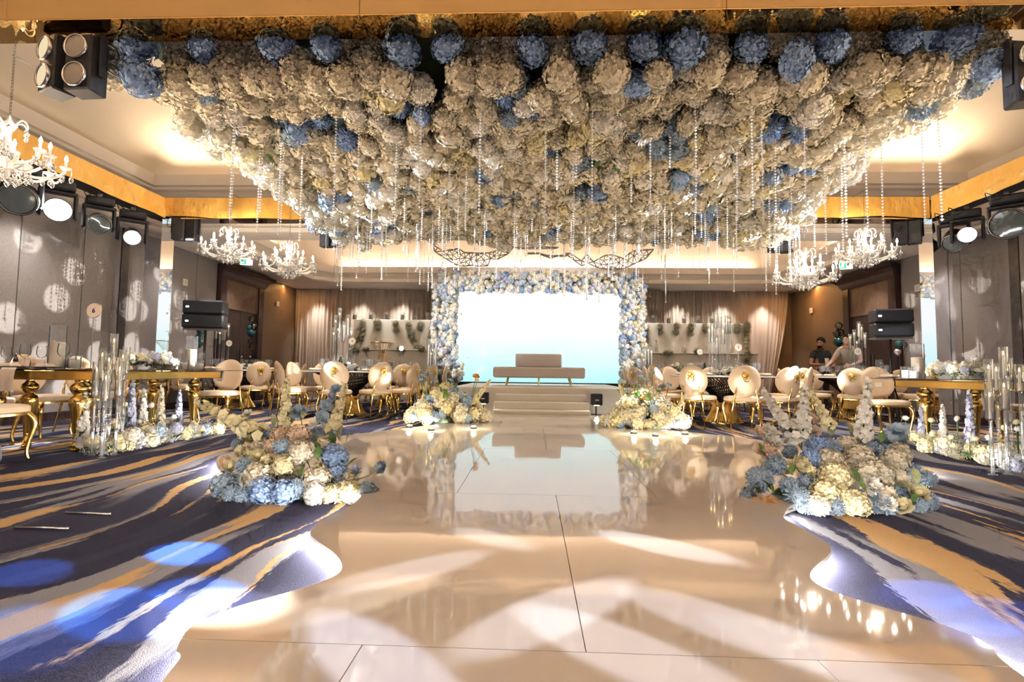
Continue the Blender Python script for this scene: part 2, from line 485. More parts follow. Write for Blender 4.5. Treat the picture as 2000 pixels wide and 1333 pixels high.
# ------------------------------------------------------------------ mesh helpers
class MB:
    def __init__(s):
        s.v, s.f = [], []

    def add(s, vs, fs):
        o = len(s.v)
        s.v.extend([tuple(p) for p in vs])
        s.f.extend([tuple(i + o for i in f) for f in fs])
        return s

    def box(s, x0, x1, y0, y1, z0, z1):
        return s.add([(x0, y0, z0), (x1, y0, z0), (x1, y1, z0), (x0, y1, z0), (x0, y0, z1), (x1, y0, z1), (x1, y1, z1), (x0, y1, z1)],
                     [(0, 3, 2, 1), (4, 5, 6, 7), (0, 1, 5, 4), (1, 2, 6, 5), (2, 3, 7, 6), (3, 0, 4, 7)])

    def rbox(s, x0, x1, y0, y1, z0, z1, b=0.01):
        """box with chamfered vertical and horizontal edges"""
        P = []
        for z, k in ((z0, b), (z0 + b, 0), (z1 - b, 0), (z1, b)):
            P += [(x0 + b + 0 * k, y0 + k, z), (x1 - b, y0 + k, z), (x1 - k, y0 + b, z), (x1 - k, y1 - b, z),
                  (x1 - b, y1 - k, z), (x0 + b, y1 - k, z), (x0 + k, y1 - b, z), (x0 + k, y0 + b, z)]
        F = [tuple(range(7, -1, -1)), tuple(range(24, 32))]
        for r in range(3):
            for i in range(8):
                j = (i + 1) % 8
                F.append((r * 8 + i, r * 8 + j, r * 8 + 8 + j, r * 8 + 8 + i))
        return s.add(P, F)

    def tube(s, path, rad, n=8, cap=True):
        """tube along a path; rad number or list"""
        pts = [V(p) for p in path]
        k = len(pts)
        R = rad if isinstance(rad, (list, tuple)) else [rad] * k
        up = None
        P, F = [], []
        for i, p in enumerate(pts):
            d = (pts[min(i + 1, k - 1)] - pts[max(i - 1, 0)]).normalized()
            if up is None:
                up = V((0, 0, 1)) if abs(d.z) < 0.9 else V((1, 0, 0))
            a = d.cross(up).normalized()
            b2 = a.cross(d).normalized()
            up = b2
            for j in range(n):
                t = 2 * PI * j / n
                P.append(p + (a * math.cos(t) + b2 * math.sin(t)) * R[i])
        for i in range(k - 1):
            for j in range(n):
                q = (j + 1) % n
                F.append((i * n + j, i * n + q, i * n + n + q, i * n + n + j))
        if cap:
            F.append(tuple(range(n - 1, -1, -1)))
            F.append(tuple(range((k - 1) * n, k * n)))
        return s.add(P, F)

    def lathe(s, prof, n=16, c=(0, 0, 0), M=None, cap=False):
        P, F = [], []
        for r, z in prof:
            for j in range(n):
                t = 2 * PI * j / n
                P.append(V((r * math.cos(t), r * math.sin(t), z)))
        k = len(prof)
        for i in range(k - 1):
            for j in range(n):
                q = (j + 1) % n
                F.append((i * n + j, i * n + q, i * n + n + q, i * n + n + j))
        if cap:
            F.append(tuple(range(n - 1, -1, -1)))
            F.append(tuple(range((k - 1) * n, k * n)))
        if M is not None:
            P = [M @ p for p in P]
        P = [p + V(c) for p in P]
        return s.add(P, F)

    def ball(s, c, r, n=10, m=6, sc=(1, 1, 1)):
        prof = [(math.sin(PI * i / m) * r + 1e-5, -math.cos(PI * i / m) * r) for i in range(m + 1)]
        P, F = [], []
        for rr, z in prof:
            for j in range(n):
                t = 2 * PI * j / n
                P.append((c[0] + rr * math.cos(t) * sc[0], c[1] + rr * math.sin(t) * sc[1], c[2] + z * sc[2]))
        for i in range(m):
            for j in range(n):
                q = (j + 1) % n
                F.append((i * n + j, i * n + q, i * n + n + q, i * n + n + j))
        return s.add(P, F)

    def prism(s, poly, z0, z1):
        n = len(poly)
        P = [(x, y, z0) for x, y in poly] + [(x, y, z1) for x, y in poly]
        F = [tuple(range(n - 1, -1, -1)), tuple(range(n, 2 * n))]
        for i in range(n):
            j = (i + 1) % n
            F.append((i, j, n + j, n + i))
        return s.add(P, F)

    def xform(s, M):
        s.v = [tuple(M @ V(p)) for p in s.v]
        return s

    def mesh(s, name, mat=None, smooth=False, auto=None):
        me = bpy.data.meshes.new(name)
        me.from_pydata(s.v, [], s.f)
        if smooth:
            me.shade_smooth()
            if auto:
                me.set_sharp_from_angle(angle=math.radians(auto))
        if mat:
            me.materials.append(MATS[mat])
        me.update()
        return me

    def build(s, name, mat, parent=None, smooth=False, auto=None, loc=(0, 0, 0), rot=(0, 0, 0)):
        return ob(name, s.mesh(name, mat, smooth, auto), parent, loc, rot)


def ob(name, me, parent=None, loc=(0, 0, 0), rot=(0, 0, 0), scale=(1, 1, 1)):
    o = bpy.data.objects.new(name, me)
    COL.objects.link(o)
    o.location = loc
    o.rotation_euler = rot
    o.scale = scale
    if parent:
        o.parent = parent
    return o


def tag(o, label, cat, group=None, kind=None):
    o['label'] = label
    o['category'] = cat
    if group:
        o['group'] = group
    if kind:
        o['kind'] = kind
    return o


def thing(name, label, cat, loc=(0, 0, 0), rz=0.0, group=None):
    o = bpy.data.objects.new(name, None)
    o.empty_display_size = 0.1
    COL.objects.link(o)
    o.location = loc
    o.rotation_euler = (0, 0, rz)
    return tag(o, label, cat, group)


def struct(name, mb, mat, label, cat, smooth=False):
    o = mb.build(name, mat, None, smooth)
    return tag(o, label, cat, kind='structure')


def copy_tree(o, parent=None, loc=None, rz=None, label=None, group=None):
    c = o.copy()
    COL.objects.link(c)
    if parent:
        c.parent = parent
    for ch in o.children:
        copy_tree(ch, c)
    if loc is not None:
        c.location = loc
    if rz is not None:
        c.rotation_euler = (0, 0, rz)
    if label:
        c['label'] = label
    if group:
        c['group'] = group
    return c


class Proto:
    """first use places the thing itself, later uses place copies"""
    def __init__(s, root):
        s.root, s.used = root, False

    def put(s, loc, rz=0.0, label=None, group=None, scale=None):
        if not s.used:
            s.used = True
            o = s.root
            o.location = loc
            o.rotation_euler = (0, 0, rz)
            if label:
                o['label'] = label
            if group:
                o['group'] = group
        else:
            o = copy_tree(s.root, None, loc, rz, label, group)
        if scale:
            o.scale = scale if hasattr(scale, '__len__') else (scale,) * 3
        return o


TEXTS = {}


def text_mesh(s, size, mat, depth=0.001):
    key = (s, size, mat)
    if key in TEXTS:
        return TEXTS[key]
    cu = bpy.data.curves.new('lettering', 'FONT')
    cu.body = s
    cu.size = size
    cu.extrude = depth
    cu.align_x = 'CENTER'
    cu.align_y = 'CENTER'
    cu.resolution_u = 3
    o = bpy.data.objects.new('lettering', cu)
    COL.objects.link(o)
    dg = bpy.context.evaluated_depsgraph_get()
    me = bpy.data.meshes.new_from_object(o.evaluated_get(dg))
    bpy.data.objects.remove(o)
    me.materials.clear()
    me.materials.append(MATS[mat])
    TEXTS[key] = me
    return me


def catmull(pts, n=6, closed=False):
    P = [np.array(p, float) for p in pts]
    out = []
    k = len(P)
    rng = range(k) if closed else range(k - 1)
    for i in rng:
        if closed:
            p0, p1, p2, p3 = P[(i - 1) % k], P[i], P[(i + 1) % k], P[(i + 2) % k]
        else:
            p0, p1, p2, p3 = P[max(i - 1, 0)], P[i], P[i + 1], P[min(i + 2, k - 1)]
        for j in range(n):
            t = j / n
            out.append(0.5 * (2 * p1 + (p2 - p0) * t + (2 * p0 - 5 * p1 + 4 * p2 - p3) * t * t + (3 * p1 - p0 - 3 * p2 + p3) * t ** 3))
    if not closed:
        out.append(P[-1])
    return out

# ------------------------------------------------------------------ room shell
struct('floor', MB().box(XL - 0.1, XR + 0.1, YF - 0.1, YB + 0.1, -0.1, 0.0), 'carpet',
       'navy and grey carpet with tan brush streaks across the hall', 'carpet')


def ring(loop, prof):
    """closed moulding: loop is a counter-clockwise polygon, profile is (outward offset, z)"""
    n = len(loop)
    nor = []
    for i in range(n):
        a, b, c = V(loop[i - 1]), V(loop[i]), V(loop[(i + 1) % n])
        d1, d2 = (b - a).normalized(), (c - b).normalized()
        n1, n2 = V((d1.y, -d1.x)), V((d2.y, -d2.x))
        m = (n1 + n2)
        m = m / (1 + n1.dot(n2))
        nor.append(m)
    P, F = [], []
    for off, z in prof:
        for i in range(n):
            P.append((loop[i][0] + nor[i].x * off, loop[i][1] + nor[i].y * off, z))
    for k in range(len(prof) - 1):
        for i in range(n):
            j = (i + 1) % n
            F.append((k * n + i, k * n + j, k * n + n + j, k * n + n + i))
    return MB().add(P, F)


sof = MB()
for r in ((XL, -6.8, YF, 8.7), (7.3, XR, YF, 8.7), (-6.8, 7.3, YF, -1.0), (XL, XR, 8.7, 9.25),
          (XL, -5.9, 9.25, 13.8), (6.5, XR, 9.25, 13.8), (XL, XR, 13.8, YB)):
    sof.box(*r, SOF, SOF + 0.06)
for tri in (((-5.9, 9.25), (-5.5, 9.25), (-5.9, 9.65)), ((6.1, 9.25), (6.5, 9.25), (6.5, 9.65)),
            ((6.5, 13.4), (6.5, 13.8), (6.1, 13.8)), ((-5.5, 13.8), (-5.9, 13.8), (-5.9, 13.4))):
    sof.prism(tri, SOF, SOF + 0.06)
struct('ceiling_soffit', sof, 'soffit_paint', 'pale grey flat ceiling border around the two recesses', 'ceiling')
struct('trim_1', ring(C1, [(0, SOF), (-.04, 3.22), (-.04, 3.27), (0, 3.30), (0, 3.33), (-.03, 3.35), (-.03, 3.42), (.02, 3.45),
                           (.02, 3.80), (-.02, 3.83), (-.06, 3.90), (-.10, 3.93), (-.10, 3.98), (-.13, 4.0), (-.14, 4.19),
                           (-.11, 4.19), (-.11, 4.135), (.26, 4.135)]), 'soffit_paint',
       'stepped plaster cornice around the front ceiling recess', 'cornice')
struct('trim_2', ring(C2, [(0, SOF), (-.03, 3.22), (-.03, 3.30), (.02, 3.33), (-.02, 3.38), (-.06, 3.43), (-.10, 3.46), (-.11, 3.62),
                           (-.08, 3.62), (-.08, 3.565), (.24, 3.565), (.24, 4.8)]), 'soffit_paint',
       'plaster cornice around the rear ceiling recess above the stage', 'cornice')
struct('ceiling_cove', ring(C1, [(.26, 4.135), (.26, 4.28), (.22, 4.42), (.12, 4.54), (-.04, 4.63), (-.26, 4.70), (-.55, 4.74), (-.9, 4.749)]), 'ceiling_paint',
       'curved plaster cove rising from the front cornice to the ceiling', 'ceiling', True)
ceil = MB().box(-7.1, 7.6, -1.4, 8.97, 4.75, 4.8).box(-6.3, 6.9, 8.98, 14.2, 4.8, 4.85)
struct('ceiling', ceil, 'ceiling_paint', 'peach-lit recessed ceiling above the flower canopy', 'ceiling')

struct('wall_back', MB().box(XL, XR, YB, YB + 0.1, 0, SOF), 'brown_wall', 'brown rear wall behind the curtains', 'wall')
struct('wall_front', MB().box(XL, XR, YF - 0.1, YF, 0, SOF), 'taupe_wall', 'taupe wall behind the camera', 'wall')
wl = struct('wall_left', MB().box(XL - 0.1, XL, YF, YB, 0, SOF), 'brown_wall', 'left wall with taupe panels and dark strips', 'wall')
wr = struct('wall_right', MB().box(XR, XR + 0.1, YF, YB, 0, SOF), 'brown_wall', 'right wall with taupe panels and dark strips', 'wall')


def panels(wall, x, sgn, edges, strips, golds=()):
    for y0, y1 in edges:
        MB().rbox(min(x, x + sgn * 0.03), max(x, x + sgn * 0.03), y0 + 0.006, y1 - 0.006, 0.12, SOF - 0.005, 0.006).build('wall_panel', 'taupe_wall', wall)
    for y0, y1 in strips:
        MB().box(min(x, x + sgn * 0.04), max(x, x + sgn * 0.04), y0, y1, 0.0, SOF - 0.004).build('wall_strip', 'dark_strip', wall)
    for y0, y1 in golds:
        MB().box(min(x, x + sgn * 0.05), max(x, x + sgn * 0.05), y0, y1, 0.0, SOF - 0.004).build('metal_strip', 'gold', wall)


panels(wl, XL, 1, [(4.7, 5.7), (5.7, 6.7), (6.7, 7.7), (7.7, 8.42), (8.58, 9.5), (9.5, 10.4), (10.4, 11.1)], [(8.42, 8.58)])
panels(wr, XR, -1, [(4.7, 5.7), (5.7, 6.7), (6.7, 7.3), (7.34, 7.9), (7.96, 8.2), (8.36, 9.3), (9.3, 10.1), (10.1, 10.75)], [(8.2, 8.36)], [(7.90, 7.96)])
for nm, w, x, s in (('baseboard_left', 'left', XL, 1), ('baseboard_right', 'right', XR, -1)):
    struct(nm, MB().box(min(x, x + s * 0.055), max(x, x + s * 0.055), YF, YB - 0.5, 0, 0.12), 'dark_wood', 'dark wooden baseboard along the %s wall' % w, 'baseboard')


def door(name, x, s, y0, y1, label):
    """dark timber portal with a carved header, flared hood and a pair of leaves"""
    d = thing(name, label, 'door', (x, (y0 + y1) / 2, 0))
    d['kind'] = 'structure'
    h = (y1 - y0) / 2

    def bx(a, b, c, e, z0, z1):
        return MB().box(min(s * a, s * b), max(s * a, s * b), c, e, z0, z1)
    bx(0, .12, -h, -h + .22, 0, 2.95).build('door_jamb', 'dark_wood', d)
    bx(0, .12, h - .22, h, 0, 2.95).build('door_jamb', 'dark_wood', d)
    bx(0, .08, -h + .22, h - .22, 2.18, 2.9).build('carved_header', 'wood_panel', d)
    hood = MB()
    prof = [(.12, 2.85), (.16, 2.90), (.20, 2.98), (.27, 3.04), (.34, 3.08), (.34, 3.14), (0, 3.14), (0, 2.85)]
    P = [(s * a, -h - max(0, a - .12) * .8, z) for a, z in prof] + [(s * a, h + max(0, a - .12) * .8, z) for a, z in prof]
    n = len(prof)
    hood.add(P, [tuple(range(n)), tuple(range(2 * n - 1, n - 1, -1))] + [(i, (i + 1) % n, n + (i + 1) % n, n + i) for i in range(n)])
    hood.build('door_hood', 'dark_wood', d)
    for k in (-1, 1):
        a, b = (-h + .22, -.004) if k < 0 else (.004, h - .22)
        lf = bx(.0, .05, a, b, 0.01, 2.18).build('door_leaf', 'dark_wood', d)
        MB().box(min(s * .05, s * .07), max(s * .05, s * .07), k * .06 - .012, k * .06 + .012, .9, 1.3).build('door_handle', 'grey_metal', lf)
    return d


door('door_1', XL + .001, 1, 11.12, 12.95, 'dark timber double door with carved header on the left wall')
door('door_2', XR - .001, -1, 10.8, 12.6, 'dark timber double door with carved header on the right wall')


def exit_sign(x, y, z, rz, label):
    e = thing('exit_sign', label, 'exit sign', (x, y, z), rz)
    MB().rbox(-.12, .12, -.02, .02, 0, .15, .006).build('sign_case', 'exit_white', e)
    MB().box(-.108, .0, -.024, -.021, .012, .138).build('green_panel', 'exit_green', e)
    man = MB().box(-.070, -.052, -.028, -.025, .108, .126).box(-.080, -.047, -.028, -.025, .072, .104).box(-.095, -.068, -.028, -.025, .026, .072).box(-.058, -.034, -.028, -.025, .03, .072).box(-.048, -.025, -.028, -.025, .086, .097)
    man.build('running_figure', 'exit_white', e)
    MB().tube([(0, 0, .148), (0, 0, max(.155, SOF - z))], .008, 6).build('drop_rod', 'grey_metal', e)


p = at(481, 518, 10.62)
exit_sign(p.x, 10.62, p.z, math.radians(18), 'green running-figure exit sign above the left door')
p = at(1652, 526, 10.75)
exit_sign(p.x, 10.75, p.z, math.radians(-18), 'green running-figure exit sign above the right door')
for px, py, x, s, lab in ((358, 552, XL, 1, 'small pale wall speaker plate beside the left pillar'), (540, 594, XL, 1, 'small white switch plate on the brown left wall'),
                          (1796, 563, XR, -1, 'small pale wall plate beside the right pillar'), (1587, 607, XR, -1, 'small white switch plate on the brown right wall')):
    d = ray(px, py)
    t = x / d.x
    y, z = d.y * t, CAM_H + d.z * t
    w = thing('wall_plate', lab, 'switch plate', (x + s * .031, y, z))
    MB().rbox(min(0, s * .02), max(0, s * .02), -.07, .07, -.07, .07, .006).build('plate', 'white_paint', w)
    MB().rbox(min(s * .018, s * .03), max(s * .018, s * .03), -.025, .025, -.035, .035, .004).build('rocker', 'soffit_paint', w)

# narrow slots washing the rear ends of the side walls
area('wall_slot_lamp', (XR - .10, 13.9, 3.17), (XR - .02, 13.9, 1.5), .05, 2.4, 26, (1.0, .48, .14))
area('wall_slot_lamp', (XL + .10, 14.2, 3.17), (XL + .02, 14.2, 1.5), .05, 1.6, 12, (1.0, .48, .14))


def curtain(x0, x1, y, label, flare):
    nx, nz = int((x1 - x0) / 0.022), 14
    P, F = [], []
    ph = 0.0
    prev = x0
    for i in range(nx + 1):
        x = x0 + (x1 - x0) * i / nx
        ph += (x - prev) / (0.115 + 0.04 * math.sin(x * 3.1) + 0.02 * math.sin(x * 7.7)) * 2 * PI
        prev = x
        for k in range(nz + 1):
            z = (SOF - .012) * k / nz + .005
            a = (0.030 + 0.02 * math.sin(x * 1.7)) * (1.15 - .35 * k / nz)
            xx = x
            if flare:
                u = max(0, (x - (x1 - 1.5)) / 1.5)
                xx = x - u * u * .62 * (1 - k / nz) ** 1.6
            P.append((xx, y + a * math.sin(ph) + .02 * math.sin(ph * .31 + z), z))
    for i in range(nx):
        for k in range(nz):
            a = i * (nz + 1) + k
            F.append((a, a + nz + 1, a + nz + 2, a + 1))
    o = MB().add(P, F).build('curtain', 'taupe_curtain', None, True)
    tag(o, label, 'curtain')


xa = at(576, 640, 14.95).x
curtain(xa, -2.0, 14.95, 'pleated taupe curtain behind the white bar left of the screen', False)
xb = at(1541, 640, 14.95).x
curtain(2.35, xb, 14.95, 'pleated taupe curtain gathered at its right end, right of the screen', True)

# ------------------------------------------------------------------ aisle platform
TOPZ = 0.06
left_px = [(342, 1300), (345, 1268), (378, 1222), (460, 1186), (560, 1158), (640, 1132), (668, 1110), (655, 1083), (618, 1056), (606, 1040), (628, 1018),
           (690, 984), (700, 962), (620, 948), (500, 938), (445, 928), (423, 906), (436, 888), (520, 872), (665, 852), (780, 838), (870, 826)]
right_px = [(1985, 1312), (1930, 1260), (1850, 1224), (1740, 1191), (1650, 1164), (1600, 1144), (1582, 1126), (1592, 1107), (1618, 1086), (1622, 1069),
            (1600, 1050), (1560, 1029), (1530, 1008), (1560, 982), (1660, 962), (1770, 948), (1815, 928), (1780, 906), (1650, 882), (1500, 862),
            (1420, 852), (1330, 843), (1240, 832)]
LP = [(-1.2, -2.2), (-1.15, -.6), (-.92, .35), (-.83, .9)] + [G(*p, TOPZ).xy[:] for p in left_px] + [(-1.0, 8.6), (-.92, 8.98)]
RP = [(1.6, -2.2), (1.5, -.6), (1.25, .35), (1.19, .9)] + [G(*p, TOPZ).xy[:] for p in right_px] + [(1.25, 8.6), (1.17, 8.98)]
L2 = catmull(LP, 6)
R2 = catmull(RP, 6)
OUT = [tuple(p) for p in R2] + [tuple(p) for p in reversed(L2)]      # counter-clockwise


def clip(poly, ax, val, keep_less):
    out = []
    n = len(poly)
    for i in range(n):
        a, b = poly[i], poly[(i + 1) % n]
        ia = (a[ax] <= val) == keep_less
        ib = (b[ax] <= val) == keep_less
        if ia:
            out.append(a)
        if ia != ib:
            t = (val - a[ax]) / (b[ax] - a[ax])
            out.append((a[0] + (b[0] - a[0]) * t, a[1] + (b[1] - a[1]) * t))
    return out


def inset(poly, d):
    n = len(poly)
    out = []
    for i in range(n):
        a, b, c = V(poly[i - 1]), V(poly[i]), V(poly[(i + 1) % n])
        t = (c - a)
        t = t.normalized() if t.length > 1e-6 else V((1, 0))
        out.append((b.x - t.y * d, b.y + t.x * d))
    return out


ai = thing('aisle_platform', 'glossy cream wavy-edged aisle platform leading to the stage', 'aisle', (0, 0, 0))
MB().prism(inset(OUT, 0.035), 0.0, TOPZ - .013).build('platform_base', 'white_paint', ai)
seams = [-2.3, -.35, 1.41, 3.14, 4.97, 6.8, 9.1]
for bi in range(len(seams) - 1):
    band = clip(clip(OUT, 1, seams[bi] + .0015, False), 1, seams[bi + 1] - .0015, True)
    xs0 = -.45 if bi % 2 else .15
    cuts = [xs0 + 1.2 * k for k in range(-4, 5)]
    for c0, c1 in zip(cuts[:-1], cuts[1:]):
        cell = clip(clip(band, 0, c0 + .0015, False), 0, c1 - .0015, True)
        if len(cell) < 3:
            continue
        ar = abs(sum(cell[i][0] * cell[(i + 1) % len(cell)][1] - cell[(i + 1) % len(cell)][0] * cell[i][1] for i in range(len(cell)))) / 2
        if ar < .004:
            continue
        MB().prism(cell, TOPZ - .012, TOPZ).build('acrylic_sheet', 'acrylic', ai)
ins = inset(OUT, 0.030)
mb, mb2 = MB(), MB()
n = len(ins)
for i in range(n):
    a, b = ins[i], ins[(i + 1) % n]
    if a[1] < -1.5 or a[1] > 8.2 or min((V(a) - V((m_.x + dx_, m_.y + .22))).length for m_, dx_ in ((G(585, 992), -.2), (G(585, 992), .15), (G(1640, 1012), -.2), (G(1640, 1012), .2), (G(1757, 961), 0), (G(1800, 950), 0))) < .26:
        continue
    (mb if a[0] > .17 else mb2).add([(a[0], a[1], .010), (b[0], b[1], .010), (b[0], b[1], .040), (a[0], a[1], .040)], [(0, 1, 2, 3)])
mb.build('led_strip', 'led_strip', ai)
mb2.build('led_strip', 'led_strip', ai)

# ------------------------------------------------------------------ stage, LED wall, sofa
SZ = 0.5
st = thing('stage', 'cream cloth-covered stage with broad steps in front of the screen', 'stage', (0.17, 9.0, 0))
MB().rbox(-1.72, 1.72, 1.0, 4.2, 0, SZ, .012).build('stage_deck', 'stage_cloth', st)
for k in range(3):
    MB().rbox(-.86, .86, .0 + k * .33, 1.0, 0 if k == 0 else k * SZ / 4, (k + 1) * SZ / 4, .01).build('step', 'stage_cloth', st)
scr = thing('led_screen', 'glowing white to aqua LED screen inside the flower arch', 'screen', (0.17, 13.25, SZ))
a0, a1 = at(889, 748, 13.2), at(1217, 752, 13.2)
zt = at(1050, 566, 13.2).z
w0, w1 = a0.x - .17, a1.x - .17
MB().rbox(w0 - .05, w1 + .05, 0, .12, -SZ, zt - SZ + .05, .01).build('screen_cabinet', 'screen_frame', scr)
MB().box(w0, w1, -.012, 0, .03, zt - SZ).build('screen_face', 'led_picture', scr)

sf = thing('bench_sofa', 'long greige bench sofa with a short backrest on the stage', 'sofa', (0, 0, 0))
c = G(1052, 754, SZ)
yS = 11.2
sx0, sx1 = at(965, 730, yS).x, at(1140, 730, yS).x
bx0, bx1 = at(1006, 700, yS).x, at(1098, 700, yS).x
sf.location = ((sx0 + sx1) / 2, yS, SZ + .002)
hw = (sx1 - sx0) / 2
cx = (sx0 + sx1) / 2
MB().rbox(-hw, hw, -.32, .38, .17, .40, .03).build('seat', 'sofa_cloth', sf)
MB().rbox(bx0 - cx, bx1 - cx, .16, .36, .40, .70, .025).build('backrest', 'sofa_cloth', sf)
for lx, k in ((-.66, -1), (0, 0), (.66, 1)):
    for ly in (-.2, .26):
        MB().tube([(lx, ly, .18), (lx + k * .05, ly + (.05 if ly > 0 else -.05), 0)], [.018, .010], 8).build('leg', 'old_gold', sf)

fl_px = [(944, 778, 'small black stage wash box at the left of the steps'), (1165, 781, 'small black stage wash box at the right of the steps')]
for px, py, lab in fl_px:
    p = at(px, py, 9.55)
    f = thing('wash_box', lab, 'stage light', (p.x, 9.55, 0))
    zz = p.z
    f.location.z = 0
    MB().rbox(-.10, .10, -.1, .1, zz - .10, zz + .11, .012).build('box_body', 'black_body', f)
    MB().box(-.035, .035, -.104, -.1005, zz - .015, zz + .005).build('badge', 'white_paint', f)
    MB().tube([(0, .05, 0), (0, .05, zz - .1)], .015, 8).build('support_post', 'black_rod', f)
    MB().lathe([(.001, 0), (.05, 0), (.05, .006), (.001, .006)], 12, (0, -.02, zz - .107)).build('wash_lens', 'uplight_lens', f)
    s_ = -1 if px < 1050 else 1
    spot('stage_wash', (p.x, 9.5, zz - .13), (p.x - s_ * .25, 8.9, 0), 26, (1, .88, .62), 75, .4, .03)

# ------------------------------------------------------------------ lighting truss, drapes, mirror pillars
TB, TT = 3.26, 3.56
pL, pR = at(320, 400, 8.0).x, at(1818, 400, 8.0).x
YN0, YN1, YT0, YT1 = 3.37, 3.61, 8.0, 8.28
tr = thing('lighting_truss', 'rectangular lighting truss clad in amber panels and mirror', 'truss', (0, 0, TB))
HT = TT - TB
segs = [pL - 1.2, at(14, 10, 3.36).x, at(702, 10, 3.36).x, at(1419, 10, 3.36).x, pR + .4]
for a, b in zip(segs[:-1], segs[1:]):
    MB().rbox(a + .002, b - .002, YN0 - .012, YN0, 0, HT, .003).build('fascia_panel', 'amber_fascia', tr)
    MB().box(a + .002, b - .002, YN0 - .010, YN1, -.006, 0).build('mirror_panel', 'bronze_mirror', tr)
for x0, x1, y0, y1 in ((pL - .3, pR + .3, YN0, YN1), (pL - .26, pL - .03, YN1, YT1), (pR + .03, pR + .26, YN1, YT1), (pL, pR, YT0 + .04, YT1)):
    MB().box(x0, x1, y0, y1, .0, HT - .02).build('beam', 'black_body', tr)
MB().box(pL, pR, YT0 + .02, YT1, -.03, -.001).build('mirror_panel', 'mirror', tr)


def drape(p0, p1, label, seed, z0=TB - .02, z1=TT + .01, bulge=.09):
    r = random.Random(seed)
    p0, p1 = V(p0), V(p1)
    L_ = (p1 - p0).length
    d = (p1 - p0).normalized()
    nrm = V((d.y, -d.x, 0))
    nu, nv = int(L_ / .03), 12
    ks = [(r.uniform(2, 5), r.uniform(0, 6.28), r.uniform(-1.2, 1.2)) for _ in range(4)] + [(r.uniform(9, 22), r.uniform(0, 6.28), r.uniform(-3, 3)) for _ in range(5)]
    P, F = [], []
    for side in (0, 1):
        for i in range(nu + 1):
            u = i / nu * L_
            for k in range(nv + 1):
                v = k / nv
                w = sum(math.sin(a * (u + c_ * v * .3) + b) * (.5 if a < 6 else .3) for a, b, c_ in ks) / 2.4
                sag = .018 * math.sin(1.6 * u + seed) * (1 - v) + .01 * math.sin(5 * u) * (1 - v)
                amp = bulge * (1.0 - .6 * abs(2 * v - .7)) * (.6 + .4 * math.sin(u * .8 + seed))
                q = p0 + d * u + nrm * (.012 + max(-.01, amp * (w + .6)) - side * .004)
                P.append((q.x, q.y, z0 + (z1 - z0) * v + sag))
    m_ = (nu + 1) * (nv + 1)
    for i in range(nu):
        for k in range(nv):
            a = i * (nv + 1) + k
            F.append((a, a + nv + 1, a + nv + 2, a + 1))
            F.append((m_ + a, m_ + a + 1, m_ + a + nv + 2, m_ + a + nv + 1))
    o = MB().add(P, F).build('truss_drape', 'amber_satin', None, True)
    tag(o, label, 'drape', 'amber satin drapes on the truss')


drape((pL, YN1 + .02, 0), (pL, YT0 - .02, 0), 'amber satin drape along the left truss beam', 3)
drape((pR, YT0 - .02, 0), (pR, YN1 + .02, 0), 'amber satin drape along the right truss beam', 5)
xm = (pL + pR) / 2
drape((pL + .03, YT0, 0), (xm, YT0, 0), 'amber satin drape on the left half of the rear truss beam', 8, bulge=.035)
drape((xm, YT0, 0), (pR - .03, YT0, 0), 'amber satin drape on the right half of the rear truss beam', 12, bulge=.035)
for x0, x1, lab in ((pL - .28, pL, 'tall mirror-clad truss pillar at the left'), (pR, pR + .28, 'tall mirror-clad truss pillar at the right')):
    m = thing('mirror_pillar', lab, 'pillar', ((x0 + x1) / 2, (YT0 + YT1) / 2, 0))
    h = .14
    m.rotation_euler = (0, 0, -.044 if x0 < 0 else .044)
    MB().rbox(-h, h, -h, h, .02, TB - .03, .004).build('mirror_shaft', 'mirror', m)
    MB().rbox(-h - .06, h + .06, -h - .06, h + .06, 0, .02, .004).build('base_plate', 'black_body', m)
    for a in (-1, 1):
        MB().box(a * (h + .001) - .002, a * (h + .001) + .002, -h - .003, -h, .02, TB - .03).build('edge_trim', 'silver', m)

# ------------------------------------------------------------------ flower meshes (quads only, unit radius)
def fib(n, jit=0.0, rng=None):
    i = np.arange(n) + .5
    ph = np.arccos(1 - 2 * i / n)
    th = PI * (1 + 5 ** .5) * i
    p = np.stack([np.cos(th) * np.sin(ph), np.sin(th) * np.sin(ph), np.cos(ph)], 1)
    if jit:
        p += rng.normal(0, jit, p.shape)
        p /= np.linalg.norm(p, axis=1)[:, None]
    return p


def basis(nv, rng):
    a = np.cross(nv, rng.normal(0, 1, 3))
    a /= np.linalg.norm(a)
    return a, np.cross(nv, a)


def cube_sphere(r, k=3):
    vs, fs = [], []
    for ax in range(3):
        for sg in (-1, 1):
            o = len(vs)
            for i in range(k + 1):
                for j in range(k + 1):
                    p = np.zeros(3)
                    p[ax] = sg
                    p[(ax + 1) % 3] = (2 * i / k - 1)
                    p[(ax + 2) % 3] = (2 * j / k - 1) * sg
                    vs.append(p / np.linalg.norm(p) * r)
            for i in range(k):
                for j in range(k):
                    fs.append((o + i * (k + 1) + j, o + (i + 1) * (k + 1) + j, o + (i + 1) * (k + 1) + j + 1, o + i * (k + 1) + j + 1))
    return vs, fs


